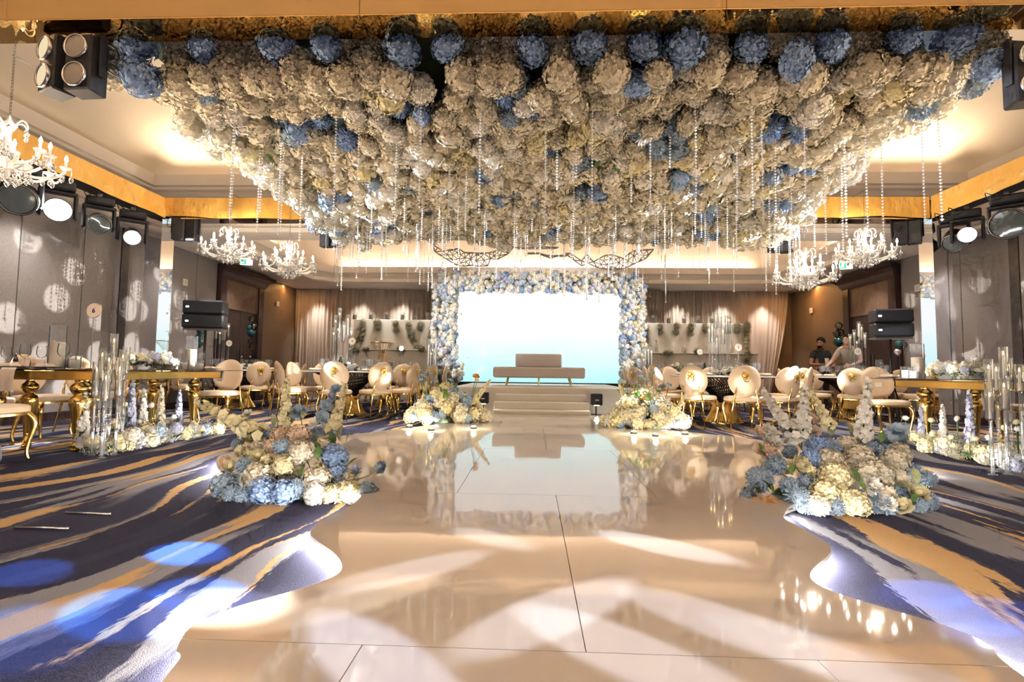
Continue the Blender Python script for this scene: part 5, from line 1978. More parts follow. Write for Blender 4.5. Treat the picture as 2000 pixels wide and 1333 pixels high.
def place_card(px, py, Y, w, h, mat, label, scribble=False, stripe=False):
    p = at(px, py, Y)
    c = thing('place_card', label, 'place card', (p.x, p.y, TZ))
    MB().add([(-w / 2, -.02, 0), (w / 2, -.02, 0), (w / 2, 0, h), (-w / 2, 0, h), (-w / 2, .02, 0), (w / 2, .02, 0), (w / 2, .001, h), (-w / 2, .001, h)], [(0, 1, 2, 3), (5, 4, 7, 6), (3, 2, 6, 7)]).build('card', mat, c)
    if scribble:
        ob('lettering', text_mesh('Enjoy', h * .42, 'brown_ink'), c, (0, -.0125, h * .48), (PI / 2 - .28, 0, 0))
    if stripe:
        MB().box(-w * .42, -w * .05, -.02, -.0165, h * .12, h * .30).build('red_stripe', 'red_print', c)


place_card(75, 713, 4.85, .13, .09, 'pink_paper', 'pink folded place card with handwriting on the left table', True)
place_card(51, 713, 5.0, .09, .09, 'pink_paper', 'pale place card with a red stripe on the left table', False, True)
place_card(320, 713, 6.0, .10, .14, 'pink_paper', 'plain brown-pink card standing in the left table flowers')
number_sign(*at(177, 714, 5.25).xy[:], TZ, '6', at(177, 607, 5.25).z - TZ, .078, 'round pink table number 6 sign on a tall rod')
bottle_d.put((*at(30, 713, 4.95).xy[:], TZ), 0, 'small dark blue bottle at the left edge of the left table', scale=.55)
bottle_c.put((*at(158, 714, 5.1).xy[:], TZ), 0, 'small clear bottle beside the number 6 sign', scale=.5)


def hanging_napkin(px0, px1, y0, y1, Y, label):
    a, b = at(px0, y0, Y), at(px1, y0, Y)
    h = TZ - at(px0, y1, Y).z
    w = abs(b.x - a.x)
    n = MB()
    P, F = [], []
    for side in (0, 1):
        for i in range(7):
            u = i / 6
            for z, yo in ((TZ + .006, .12), (TZ + .006, .005), (TZ - .02, -.008), (TZ - h * .5, -.010), (TZ - h, -.012)):
                P.append(((u - .5) * w + (TZ - z) * -.08, yo - .006 * math.sin(u * 9) * (1 if z < TZ else 0) - side * .004, z + side * .003))
    for i in range(6):
        for k in range(4):
            q = i * 5 + k
            F.append((q, q + 5, q + 6, q + 1))
            F.append((35 + q, 35 + q + 1, 35 + q + 6, 35 + q + 5))
    o = n.add(P, F).build('draped_napkin', 'napkin', None, True, loc=((a.x + b.x) / 2, Y, 0))
    tag(o, label, 'napkin')


hanging_napkin(4, 33, 707, 764, 4.612, 'beige napkin draped over the near edge of the left glass table')
hanging_napkin(422, 440, 717, 745, 7.03, 'beige napkin draped over the far end of the left glass table')


def table_flowers(label, x0, x1, Y0, Y1, seed):
    r = random.Random(seed)
    a, b = at(x0, 715, Y0), at(x1, 715, Y1)
    c = (a + b) / 2
    m = thing('table_flowers', label, 'flower arrangement', (c.x, c.y, TZ))
    for i in range(46):
        t = r.random()
        p = a.lerp(b, t)
        k = r.choice(('hydrangea_small', 'gyp', 'gyp', 'rose', 'hydrangea_small'))
        mt = 'gyp' if k == 'gyp' else r.choice((WH, WH, CR, YC, 'lilac_petal', B if r.random() < .5 else WH))
        q = r.uniform(.04, .062) * (.75 if k == 'rose' else 1)
        flower(m, k, mt, (p.x - c.x + r.uniform(-.08, .08), p.y - c.y, r.uniform(.07, .15)), q)
    for i in range(40):
        p = a.lerp(b, r.random())
        leaf(m, (p.x - c.x + r.uniform(-.06, .06), p.y - c.y - .02, .05), r.uniform(.06, .10), (r.uniform(-.4, .4), 0, r.uniform(0, 6.28)))
    for i in range(5):
        p = a.lerp(b, r.random())
        z = r.uniform(.17, .22)
        flower(m, 'pompon_small', WH, (p.x - c.x, p.y - c.y, z), .026)
        MB().tube([(p.x - c.x, p.y - c.y, .03), (p.x - c.x, p.y - c.y, z)], .003, 5).build('stem', 'leaf', m)


table_flowers('row of white flowers on green leaves along the left glass table', 250, 338, 5.6, 6.15, 51)
table_flowers('row of white flowers on green leaves along the right glass table', 1815, 1915, 6.05, 5.4, 52)

# ------------------------------------------------------------------ chandeliers
def make_chandelier():
    c = thing('chandelier', 'crystal chandelier', 'chandelier')       # origin at the bottom of the lowest drop, 0.68 m tall body
    MB().lathe([(.004, .10), (.018, .12), (.012, .15), (.045, .19), (.06, .22), (.03, .26), (.018, .30), (.035, .34), (.05, .38), (.022, .43), (.015, .52), (.04, .56), (.055, .58), (.02, .62), (.006, .66)], 14).build('column', 'crystal_white', c, True)
    MB().lathe([(.03, .20), (.10, .215), (.16, .25), (.165, .262), (.10, .235), (.03, .225)], 18).build('lower_dish', 'crystal_white', c, True)
    pend = MB().lathe([(.0004, 0), (.016, -.022), (.020, -.040), (.012, -.060), (.0004, -.068)], 7).mesh('pendant', 'crystal', True)
    drop = MB()
    for k in range(5):
        drop.ball((0, 0, -.011 * k), .005, 6, 4)
    drop = drop.mesh('bead_drop', 'crystal_white', True)
    cup = MB().lathe([(.004, -.012), (.03, -.004), (.042, .008), (.044, .012), (.03, .006), (.004, .004)], 14).mesh('drip_dish', 'crystal_white', True)
    sleeve = MB().lathe([(.009, .008), (.009, .065), (.001, .066)], 8).mesh('candle_sleeve', 'white_wax', True)
    bulb_ = MB().lathe([(.003, .064), (.012, .078), (.0135, .092), (.008, .112), (.0006, .128)], 9).mesh('bulb', 'bulb', True)
    for tier, (n_, R_, zb, ph) in enumerate(((8, .37, .305, 0), (4, .20, .41, .4))):
        for k in range(n_):
            a = 2 * PI * (k + ph) / n_
            ca, sa = math.cos(a), math.sin(a)
            path = [(.03, zb - .06), (R_ * .35, zb - .12), (R_ * .7, zb - .11), (R_ * .95, zb - .05), (R_, zb)]
            arm = MB().tube([(r * ca, r * sa, z) for r, z in [tuple(q) for q in catmull(path, 3)]], .0115, 6).build('arm', 'crystal_white', c, True)
            e = (R_ * ca, R_ * sa, zb)
            ob('drip_dish', cup, arm, e)
            ob('candle_sleeve', sleeve, arm, e)
            ob('bulb', bulb_, arm, e)
            for j in range(3):
                b = a + 2 * PI * j / 3
                pp = (e[0] + math.cos(b) * .040, e[1] + math.sin(b) * .040, zb)
                ob('bead_drop', drop, arm, pp)
                ob('pendant', pend, arm, (pp[0], pp[1], zb - .05))
            # bead swags between arms
            if tier == 0:
                a2 = 2 * PI * (k + 1) / n_
                sw = MB()
                for j in range(11):
                    t = j / 10
                    x, y = e[0] * (1 - t) + R_ * math.cos(a2) * t, e[1] * (1 - t) + R_ * math.sin(a2) * t
                    sw.ball((x, y, zb - .01 - .09 * math.sin(PI * t)), .0100, 5, 4)
                sw = sw.build('bead_swag', 'crystal_white', c, True)
                sw['kind'] = 'stuff'
    for k in range(14):
        a = 2 * PI * k / 14
        ob('bead_drop', drop, c, (math.cos(a) * .15, math.sin(a) * .15, .24))
        ob('pendant', pend, c, (math.cos(a) * .15, math.sin(a) * .15, .185))
        if k % 2:
            ob('pendant', pend, c, (math.cos(a) * .07, math.sin(a) * .07, .14))
            ob('bead_drop', drop, c, (math.cos(a) * .07, math.sin(a) * .07, .19))
    for k in range(6):
        a = 2 * PI * k / 6 + .3
        pts = [(.02, .56), (.08, .63), (.12, .61), (.13, .56), (.11, .54)]
        MB().tube([(r * math.cos(a), r * math.sin(a), z) for r, z in [tuple(q) for q in catmull(pts, 3)]], .006, 5).build('crown_scroll', 'crystal_white', c, True)
        ob('pendant', pend, c, (math.cos(a) * .125, math.sin(a) * .125, .555))
    return c


principled('crystal_white', (.90, .87, .82), .12, spec=.7, coat=.4)


def hang_chain(c, top, dy):
    ch = MB()
    k = 0
    while .66 + k * .028 < top - .02:
        z = .66 + k * .028
        ch.tube([(math.cos(a) * .008 * (1 if k % 2 else 0), math.cos(a) * .008 * (0 if k % 2 else 1), z + .014 + math.sin(a) * .018) for a in [2 * PI * j / 8 for j in range(9)]], .0022, 4, False)
        k += 1
    ch = ch.build('chain', 'grey_metal', c)
    ch['kind'] = 'stuff'
    MB().tube([(0, -.01, top - .02), (0, dy + .02, top - .01)], .006, 6).build('hook', 'grey_metal', c)


chand = Proto(make_chandelier())
for px, yb, Y, s_, lab in ((445, 514, 7.80, 1.02, 'lit crystal chandelier beside the left mirror pillar'), (563, 543, 7.75, 1.02, 'lit crystal chandelier close to the left edge of the flower canopy'),
                           (1691, 522, 7.72, 1.04, 'lit crystal chandelier beside the right mirror pillar'), (1573, 566, 7.4, 1.06, 'lit crystal chandelier close to the right edge of the flower canopy'),
                           (10, 358, 4.0, 1.0, 'lit crystal chandelier cut by the left picture edge')):
    p = at(px, yb, Y)
    z0 = p.z - .085 * s_
    last = chand.put((p.x, Y, z0), 0, lab, 'crystal chandeliers', s_)
    point('chandelier_glow', (p.x, Y, z0 + .47 * s_), 60, (1, .80, .56), .03)
    top = (3.60 if Y > 6 else 4.74)
    hang_chain(last, (top - z0) / s_, (8.1 - Y) / s_ if Y > 6 else 0)


# ------------------------------------------------------------------ stage lamps on the truss
def make_head(name, lens, R_=.13, L_=.32, big=False):
    """hanging moving head; origin at the truss clamp, head turned by its own parts"""
    return None


def moving_head(loc, target, lens, label, R_=.14, L_=.30, sc=1.0):
    h = thing('moving_head', label, 'moving head light', loc)
    d = (V(target) - (V(loc) + V((0, 0, -.42 * sc))))
    yaw = math.atan2(d.y, d.x)
    h.rotation_euler = (0, 0, yaw - PI / 2)
    h.scale = (sc,) * 3
    pitch = math.atan2(d.z, math.hypot(d.x, d.y))
    MB().rbox(-.17, .17, -.12, .12, -.16, -.05, .02).build('base_box', 'black_body', h, True, 30)
    MB().rbox(-.10, .02, -.126, -.12, -.13, -.09, .002).build('display', 'lens_glass', h)
    MB().box(-.03, .03, -.02, .02, -.05, .02).build('clamp', 'grey_metal', h)
    yk = MB().rbox(-.20, .20, -.055, .055, -.215, -.165, .015).rbox(-.20, -.155, -.055, .055, -.52, -.20, .015).rbox(.155, .20, -.055, .055, -.52, -.20, .015)
    yk.build('yoke', 'black_body', h, True, 30)
    M = Matrix.Translation((0, 0, -.42)) @ Matrix.Rotation(pitch, 4, 'X') @ Matrix.Rotation(-PI / 2, 4, 'X')
    head = MB().lathe([(.001, -L_ * .5), (R_ * .6, -L_ * .5), (R_ * .85, -L_ * .4), (R_ * .92, 0), (R_, L_ * .3), (R_, L_ * .48), (R_ * .93, L_ * .5), (R_ * .86, L_ * .47)], 22)
    head.v = [tuple(M @ V(p)) for p in head.v]
    ho = head.build('head', 'black_body', h, True, 40)
    lz = MB().lathe([(R_ * .86, L_ * .46), (R_ * .5, L_ * .49), (.001, L_ * .50)], 20)
    lz.v = [tuple(M @ V(p)) for p in lz.v]
    lz.build('lens', lens, ho, True)
    rm = MB().tube([tuple(M @ V((math.cos(a) * R_ * .93, math.sin(a) * R_ * .93, L_ * .5))) for a in [2 * PI * k / 24 for k in range(25)]], .006, 5, False)
    rm.build('lens_rim', 'grey_metal', ho, True)
    cb = MB().tube([tuple(q) for q in catmull([(.1, .10, -.06), (.2, .16, .0), (.16, .2, -.12), (.05, .15, -.1)], 4)], .006, 5)
    cb.build('cable', 'black_rod', h, True)
    return h


def head_at(px, py, X, lens, label, target, R_=.14, sc=1.0, L_=.3):
    d = ray(px, py)
    t = X / d.x
    loc = V((X, d.y * t, CAM_H + d.z * t + .42 * sc))
    loc.z = TB - .02
    moving_head(loc, target, lens, label, R_, L_, sc)
    return V((X, d.y * t, CAM_H + d.z * t))


XLh, XRh = pL - .12, pR + .12
camv = (0, 0.3, 1.1)
hA = head_at(258, 455, XLh, 'beam_lens_soft', 'moving head with a small bright lens beside the left mirror pillar', (-2.5, 3.4, .4), .12, 1.0)
hB = head_at(193, 432, XLh, 'lens_glass', 'moving head with a clear faceted lens left of the small bright one', (-2.0, 3.0, .6), .15, .95)
hC = head_at(112, 412, XLh, 'beam_lens', 'dazzling moving head aimed at the camera on the left truss', camv, .15, 1.0)
hD = head_at(42, 372, XLh, 'lens_glass', 'large moving head with a dark ring at the left picture edge', (-3.5, 2.0, .8), .19, 1.0)
hE = head_at(1864, 482, XRh, 'lens_glass', 'moving head tilted down beside the right mirror pillar', (3.5, 5.0, .2), .15, .95)
hF = head_at(1890, 468, XRh, 'beam_lens', 'bright moving head aimed at the camera on the right truss', camv, .12, .95)
hG = head_at(1968, 432, XRh, 'lens_glass', 'large moving head with a honeycomb lens at the right picture edge', (.5, .5, 1.2), .20, 1.0)


hH = V((-4.75, 3.49, TB - .44))
moving_head((hH.x, 3.49, TB - .02), (-1.6, 2.2, 0), 'beam_lens_soft', 'moving head under the near truss beam left of the picture', .13)
hI = V((5.25, 3.49, TB - .44))
moving_head((hI.x, 3.49, TB - .02), (2.4, 1.9, 0), 'beam_lens_soft', 'moving head under the near truss beam right of the picture', .13)


def blinder(px, py, Y, w, label, rz, lit):
    p = at(px, py, Y)
    b = thing('blinder_light', label, 'blinder light', (p.x, Y, p.z), rz)
    s = w / .46
    b.scale = (s, s, s)
    for k, (ang, x0) in enumerate(((-.35, -.115), (.0, .115))):
        M = Matrix.Translation((x0, 0, 0)) @ Matrix.Rotation(ang, 4, 'Z')
        md = MB().rbox(-.105, .105, -.06, .10, -.21, .21, .012)
        md.v = [tuple(M @ V(q)) for q in md.v]
        mo = md.build('lamp_module', 'black_body', b, True, 30)
        for zz in (-.105, .105):
            R2_ = Matrix.Translation((0, -.06, zz)) @ Matrix.Rotation(PI / 2, 4, 'X')
            rf = MB().lathe([(.088, 0), (.092, .02), (.086, .03), (.080, .022)], 22)
            rf.v = [tuple(M @ R2_ @ V(q)) for q in rf.v]
            ro = rf.build('reflector_rim', 'silver', mo, True)
            ln = MB().lathe([(.082, .018), (.05, .024), (.001, .026)], 20)
            ln.v = [tuple(M @ R2_ @ V(q)) for q in ln.v]
            ln.build('lamp_lens', ('blinder_lens' if k == 0 else 'frosted_lens') if lit else 'lens_glass', mo, True)
    MB().rbox(-.24, .24, .02, .05, .22, .25, .004).build('yoke_bar', 'black_body', b)
    for sx in (-1, 1):
        MB().rbox(sx * .235 - .008, sx * .235 + .008, .0, .05, -.08, .25, .003).build('yoke_arm', 'black_body', b)
    MB().tube([(0, .035, .25), (0, .035, (TB - p.z) / s)], .02, 8).build('hook_clamp', 'grey_metal', b)
    MB().tube([tuple(q) for q in catmull([(.1, .12, .1), (.26, .14, .0), (.25, .12, .2), (.08, .06, .27)], 4)], .006, 5).build('cable', 'black_rod', b, True)


blinder(137, 130, 3.49, .45, 'four-lamp blinder under the near truss beam at upper left', -.05, True)
blinder(2040, 145, 3.49, .45, 'four-lamp blinder cut by the right picture edge', .1, False)
blinder(364, 450, 8.12, .40, 'four-lamp blinder seen from behind beside the left mirror pillar', PI + .3, False)
blinder(650, 462, 8.12, .40, 'dark blinder half hidden by the left rear canopy corner', PI - .2, False)
blinder(1523, 472, 8.12, .40, 'dark blinder half hidden by the right rear canopy corner', PI + .2, False)
blinder(1771, 456, 8.12, .40, 'four-lamp blinder seen from behind beside the right mirror pillar', PI - .3, False)


# ------------------------------------------------------------------ loudspeakers on stands
def speaker(px0, px1, y0, y1, Y, label, slab, rz):
    a, b = at(px0, y0, Y), at(px1, y1, Y)
    w, h = b.x - a.x, a.z - b.z
    cx = (a.x + b.x) / 2
    s = thing('loudspeaker', label, 'loudspeaker', (cx, Y, b.z), rz)
    for k in (0, 1):
        z0 = k * h / 2
        bo = MB().rbox(-w / 2, w / 2, -.18, .1, z0 + .004, z0 + h / 2 - .004, .025).build('cabinet', 'black_body', s, True, 30)
        MB().rbox(-w / 2 + .03, w / 2 - .03, -.19, -.178, z0 + .025, z0 + h / 2 - .025, .006).build('grille', 'black_grille', bo)
        MB().rbox(-w * .40, -w * .40 + .05, -.195, -.190, z0 + h * .21, z0 + h * .21 + .03, .003).build('badge', 'white_led', bo)
    MB().rbox(-w / 2 + .02, w / 2 - .02, -.15, .15, -.03, .0, .006).build('mount_plate', 'grey_metal', s)
    t = thing('speaker_stand', slab, 'speaker stand', (cx, Y, 0), rz)
    MB().tube([(0, 0, .02), (0, 0, b.z - .032)], .022, 10).build('pole', 'black_rod', t)
    MB().tube([(0, 0, .70), (0, 0, .78)], .035, 10).build('collar', 'black_rod', t)
    for k in range(3):
        an = 2 * PI * k / 3 + .5
        MB().tube([(0, 0, .72), (math.cos(an) * .28, math.sin(an) * .28, .02)], .013, 8).build('leg', 'black_rod', t)


speaker(369, 437, 588, 643, 9.1, 'black double loudspeaker with a blue sheen near the left door', 'black tripod stand under the left loudspeaker', .25)
speaker(1703, 1773, 605, 660, 8.95, 'black double loudspeaker near the right door', 'black tripod stand under the right loudspeaker', -.25)


def balloons(label, pts, Y):
    p = at(pts[0][0], pts[0][1], Y)
    base = V((p.x, Y, 0))
    b = thing('balloon_cluster', label, 'balloons', base)
    for px, py, r, m in pts:
        q = at(px, py, Y) - base
        R_ = r / F_PX * Y
        MB().lathe([(.001, -1.18 * R_), (.12 * R_, -1.12 * R_), (.45 * R_, -.86 * R_), (.85 * R_, -.45 * R_), (1.0 * R_, .05 * R_), (.86 * R_, .58 * R_), (.5 * R_, .92 * R_), (.001, 1.05 * R_)], 16, tuple(q)).build('balloon', m, b, True)
    z_ = at(pts[0][0], max(t[1] for t in pts), Y).z
    MB().tube([(0, 0, .05), (0, 0, z_)], .003, 5).build('ribbon', 'grey_metal', b)
    MB().rbox(-.06, .06, -.06, .06, 0, .06, .01).build('weight', 'teal_balloon', b)


balloons('teal and clear balloon bunch beside the left door', [(491, 651, 8, 'teal_balloon'), (489, 641, 7, 'teal_balloon'), (496, 639, 7, 'clear_balloon'), (492, 624, 6, 'clear_balloon'), (489, 668, 5, 'clear_balloon'), (491, 678, 5, 'clear_balloon')], 12.1)
balloons('teal balloon bunch behind the left loudspeaker', [(388, 660, 8, 'teal_balloon'), (392, 648, 8, 'teal_balloon'), (390, 673, 7, 'teal_balloon')], 9.45)
balloons('teal and clear balloon bunch behind the standing men', [(1637, 668, 9, 'teal_balloon'), (1634, 652, 7, 'clear_balloon'), (1641, 650, 7, 'clear_balloon'), (1638, 637, 7, 'clear_balloon')], 12.3)
balloons('blue and silver balloon bunch under the right loudspeaker', [(1756, 672, 7, 'teal_balloon'), (1765, 675, 6, 'clear_balloon'), (1753, 688, 6, 'silver')], 10.2)


# ------------------------------------------------------------------ white bars behind the tables
varied('gyp_garland', (.34, .32, .24), (.62, .60, .50), 30, .85)
varied('garland_core', (.20, .19, .12), (.30, .28, .20), 30, .9)


def bar(px0, px1, ytop, ycount, label, candles, cands_y, lab_side, garlands, items):
    Y = 14.25
    a, b = at(px0, ytop, Y), at(px1, ytop, Y)
    zc = at((px0 + px1) / 2, ycount, 13.75).z
    u = thing('bar_unit', label, 'bar', ((a.x + b.x) / 2, Y, 0))
    hw = (b.x - a.x) / 2
    MB().rbox(-hw, hw, .0, .12, 0, a.z, .01).build('back_panel', 'white_paint', u)
    MB().rbox(-hw + .05, hw - .05, -.5, -.002, 0, zc, .012).build('counter', 'white_paint', u)
    MB().rbox(-hw + .03, hw - .03, -.53, -.003, zc, zc + .03, .006).build('counter_top', 'white_paint', u)
    for i, px in enumerate(candles):
        p = at(px, ytop, Y + .06)
        c = thing('pillar_candle', 'white pillar candle, %s from the left on top of the %s bar panel' % (('first', 'second', 'third', 'fourth', 'fifth', 'sixth', 'seventh')[i], lab_side), 'candle', (p.x, Y + .06, a.z), group='candles on the %s bar panel' % lab_side)
        MB().lathe([(.001, 0), (.055, 0), (.055, .22)], 16).build('glass_sleeve', 'glass', c, True)
        MB().lathe([(.001, .004), (.048, .004), (.048, .14), (.001, .142)], 14).build('wax', 'white_wax', c, True, 40)
    for i, (pts, r, gl) in enumerate(garlands):
        pts3 = [at(px, py, Y - .08 if py < ycount - 6 else 13.7) for px, py in pts]
        g = thing('gypsophila_garland', gl, 'garland', (pts3[0].x, pts3[0].y, pts3[0].z), group='garlands on the %s bar' % lab_side)
        pc = [tuple(q) for q in catmull([tuple(q - pts3[0]) for q in pts3], 5)] if len(pts3) > 1 else [(0, 0, 0)]
        L_ = sum((V(pc[k + 1]) - V(pc[k])).length for k in range(len(pc) - 1))
        n_ = max(2, int(L_ / .09))
        for k in range(n_ + 1):
            q = V(pc[min(len(pc) - 1, int(k / n_ * (len(pc) - 1)))])
            rr = r / F_PX * Y * random.uniform(.8, 1.1)
            flower(g, 'gyp', 'gyp_garland', q + V((random.uniform(-.03, .03), random.uniform(-.03, 0), 0)), rr)
            MB().ball(tuple(q), rr * .72, 8, 5).build('moss_core', 'garland_core', g)
    for i, (px, kind, il) in enumerate(items):
        p = at(px, ycount, 13.8)
        if kind == 'candle':
            c = thing('pillar_candle', il, 'candle', (p.x, 13.8, zc + .03))
            MB().lathe([(.001, .0), (.06, .0), (.06, .17), (.001, .172)], 14).build('wax', 'white_wax', c, True, 40)
            MB().tube([(0, 0, .17), (0, 0, .185)], .002, 4).build('wick', 'black_rod', c)
        else:
            c = thing('vase', il, 'vase', (p.x, 13.8, zc + .03))
            MB().lathe([(.001, 0), (.05, 0), (.06, .06), (.055, .16), (.025, .24), (.02, .32), (.024, .33)], 14).build('vase_body', 'porcelain', c, True)
            MB().lathe([(.024, .33), (.026, .335), (.018, .336)], 14).build('lip', 'porcelain', c, True)


bar(692, 862, 624, 685, 'white two-tier bar with hanging garlands left of the arch', [693, 724, 756, 786, 809, 834], 612, 'left',
    [([(709, 630), (706, 655), (700, 672), (694, 684)], 9, 'long curling gypsophila garland at the left end of the left bar'), ([(737, 630), (738, 641)], 10, 'short gypsophila garland, second on the left bar'),
     ([(772, 632), (773, 646)], 8, 'short gypsophila garland, third on the left bar'), ([(797, 634), (802, 655), (810, 672), (824, 682)], 8, 'long curling gypsophila garland at the right end of the left bar'),
     ([(821, 634), (820, 642)], 8, 'short gypsophila garland nearest the arch on the left bar'), ([(717, 682), (712, 683)], 6, 'gypsophila bunch on the left bar counter'), ([(779, 681), (786, 683)], 6, 'gypsophila bunch right of the wire stand on the left bar counter'),
     ([(850, 632), (852, 660), (850, 690)], 10, 'hanging gypsophila beside the left arch column')],
    [(727, 'candle', 'white candle on the left bar counter, left of the wire stand'), (733, 'vase', 'pale vase on the left bar counter'), (762, 'candle', 'first white candle right of the wire stand'), (769, 'candle', 'second white candle right of the wire stand'), (828, 'vase', 'pale vase at the right end of the left bar counter')])
bar(1250, 1466, 631, 692, 'white two-tier bar with hanging garlands right of the arch', [1277, 1306, 1336, 1363, 1390, 1424], 620, 'right',
    [([(1289, 636), (1290, 650)], 8, 'short gypsophila garland nearest the arch on the right bar'), ([(1321, 636), (1320, 650)], 8, 'short gypsophila garland, second on the right bar'), ([(1350, 636), (1350, 652)], 8, 'short gypsophila garland, third on the right bar'),
     ([(1377, 636), (1379, 646)], 8, 'short gypsophila garland, fourth on the right bar'), ([(1440, 636), (1440, 646)], 8, 'short gypsophila garland, fifth on the right bar'), ([(1459, 634), (1457, 660), (1459, 690), (1459, 712)], 8, 'long gypsophila garland at the right end of the right bar'),
     ([(1260, 640), (1260, 668)], 9, 'hanging gypsophila beside the right arch column'), ([(1300, 689), (1312, 690)], 6, 'gypsophila bunch on the right bar counter'), ([(1362, 687), (1366, 688)], 8, 'round gypsophila bunch behind the number 1 sign')],
    [(1282, 'vase', 'pale vase at the left end of the right bar counter'), (1332, 'candle', 'first white candle on the right bar counter'), (1339, 'vase', 'pale vase in the middle of the right bar counter'), (1380, 'candle', 'second white candle on the right bar counter'), (1428, 'vase', 'pale vase at the right end of the right bar counter')])

# ------------------------------------------------------------------ silver filigree wings under the canopy
from mathutils.geometry import delaunay_2d_cdt


def wing(label, up, lo, seed, Y=8.55):
    """flat laser-cut wing between an upper and a lower outline given in crop units"""
    f = lambda t: at(830 + t[0] / 4.255, 450 + t[1] / 4.255, Y)
    o = f(up[0])
    w = thing('filigree_wing', label, 'wing ornament', o)
    poly = [f(t) for t in up] + [f(t) for t in reversed(lo)]
    r = random.Random(seed)
    P = [V((q.x - o.x, q.z - o.z)) for q in poly]
    n = len(P)
    E = [(i, (i + 1) % n) for i in range(n)]
    # fill points
    xs0, xs1 = min(p.x for p in P), max(p.x for p in P)
    zs0, zs1 = min(p.y for p in P), max(p.y for p in P)

    def inside(p):
        c = False
        for i in range(n):
            a, b = P[i], P[(i + 1) % n]
            if (a.y > p.y) != (b.y > p.y) and p.x < (b.x - a.x) * (p.y - a.y) / (b.y - a.y) + a.x:
                c = not c
        return c
    pts = list(P)
    tries = 0
    while len(pts) < n + 120 and tries < 9000:
        tries += 1
        p = V((r.uniform(xs0, xs1), r.uniform(zs0, zs1)))
        if inside(p) and min((p - q).length for q in pts) > .07:
            pts.append(p)
    vs, ed, fc, _, _, _ = delaunay_2d_cdt(pts, E, [], 1, 1e-5)
    mb = MB()
    for a, b in ed:
        A, B_ = vs[a], vs[b]
        if inside((A + B_) / 2) or (a < n and b < n):
            mb.tube([(A.x, 0, A.y), (B_.x, 0, B_.y)], .0080 if not (a < n and b < n) else .011, 4)
    k = mb.build('filigree', 'silver_card', w)
    k['kind'] = 'stuff'
    for q in (P[0], P[len(up) - 1]):
        MB().tube([(q.x, 0, q.y), (q.x, 0, 4.75 - o.z)], .0012, 4).build('hanging_wire', 'grey_metal', w)


principled('silver_card', (.36, .35, .39), .5, .1)
wing('silver filigree wing hanging left of the stage centre', [(60, 118), (150, 172), (275, 152), (330, 185), (400, 188), (530, 188), (565, 178), (640, 152), (745, 130)],
     [(85, 180), (170, 235), (262, 290), (330, 300), (400, 292), (445, 300), (522, 296), (545, 235), (600, 244), (690, 196)], 4)
wing('silver filigree wing hanging right of the stage centre', [(1170, 190), (1210, 192), (1300, 255), (1345, 200), (1400, 262), (1440, 240), (1500, 208), (1565, 205), (1650, 235), (1700, 190), (1745, 168), (1900, 158)],
     [(1180, 205), (1240, 250), (1305, 298), (1350, 272), (1430, 308), (1520, 328), (1615, 328), (1690, 305), (1760, 270), (1835, 236)], 5)
wing('slender silver filigree link between the two wings', [(745, 145), (850, 140), (1000, 138), (1110, 142)], [(760, 152), (880, 156), (1040, 152), (1090, 150)], 6)
wing('thin wavy silver filigree strip below the link', [(845, 190), (940, 188), (1010, 208), (1060, 212), (1180, 205)], [(860, 197), (945, 196), (1040, 232), (1090, 218), (1170, 216)], 7)

# ------------------------------------------------------------------ two thin metal rods lying on the carpet
for (x0, y0), (x1, y1), lab in (((30, 1031), (131, 1033), 'thin shiny rod lying on the carpet, nearer the camera'), ((128, 1002), (214, 1005), 'thin shiny rod lying on the carpet, farther away')):
    a, b = G(x0, y0, .008), G(x1, y1, .008)
    o = thing('metal_rod', lab, 'metal rod', ((a.x + b.x) / 2, (a.y + b.y) / 2, 0))
    MB().tube([a - o.location, b - o.location], .006, 8).build('rod', 'silver', o, True)
    MB().ball(tuple(b - o.location), .008, 8, 5).build('end_cap', 'silver', o, True)


# ------------------------------------------------------------------ people
def body_mesh(name, joints, bones, fingers, mats):
    """joints: name -> (pos, radius); bones: (a, b, material index); one continuous skin surface plus fingers"""
    names = list(joints)
    idx = {k: i for i, k in enumerate(names)}
    me = bpy.data.meshes.new(name)
    me.from_pydata([joints[k][0] for k in names], [(idx[a], idx[b]) for a, b, _ in bones], [])
    o = bpy.data.objects.new(name, me)
    COL.objects.link(o)
    md = o.modifiers.new('skin', 'SKIN')
    md.use_smooth_shade = True
    for i, k in enumerate(names):
        sv = me.skin_vertices[0].data[i]
        r = joints[k][1]
        sv.radius = (r, r) if not isinstance(r, tuple) else r
        sv.use_root = (i == 0)
    o.modifiers.new('sub', 'SUBSURF').levels = 2
    dg = bpy.context.evaluated_depsgraph_get()
    out = bpy.data.meshes.new_from_object(o.evaluated_get(dg))
    bpy.data.objects.remove(o)
    import bmesh
    bm = bmesh.new()
    bm.from_mesh(out)
    for f in bm.faces:
        c = f.calc_center_median()
        best, bi = 1e9, 0
        for a, b, mi in bones:
            A, B_ = V(joints[a][0]), V(joints[b][0])
            d = B_ - A
            t = max(0, min(1, (c - A).dot(d) / max(1e-9, d.dot(d))))
            q = (c - (A + d * t)).length
            if q < best:
                best, bi = q, mi
        f.material_index = bi
        f.smooth = True
    for mb in fingers:
        n0 = [bm.verts.new(p) for p in mb.v]
        for f in mb.f:
            try:
                nf = bm.faces.new([n0[i] for i in f])
                nf.smooth = True
                nf.material_index = 0
            except ValueError:
                pass
    bm.to_mesh(out)
    bm.free()
    for m in mats:
        out.materials.append(MATS[m])
    return out


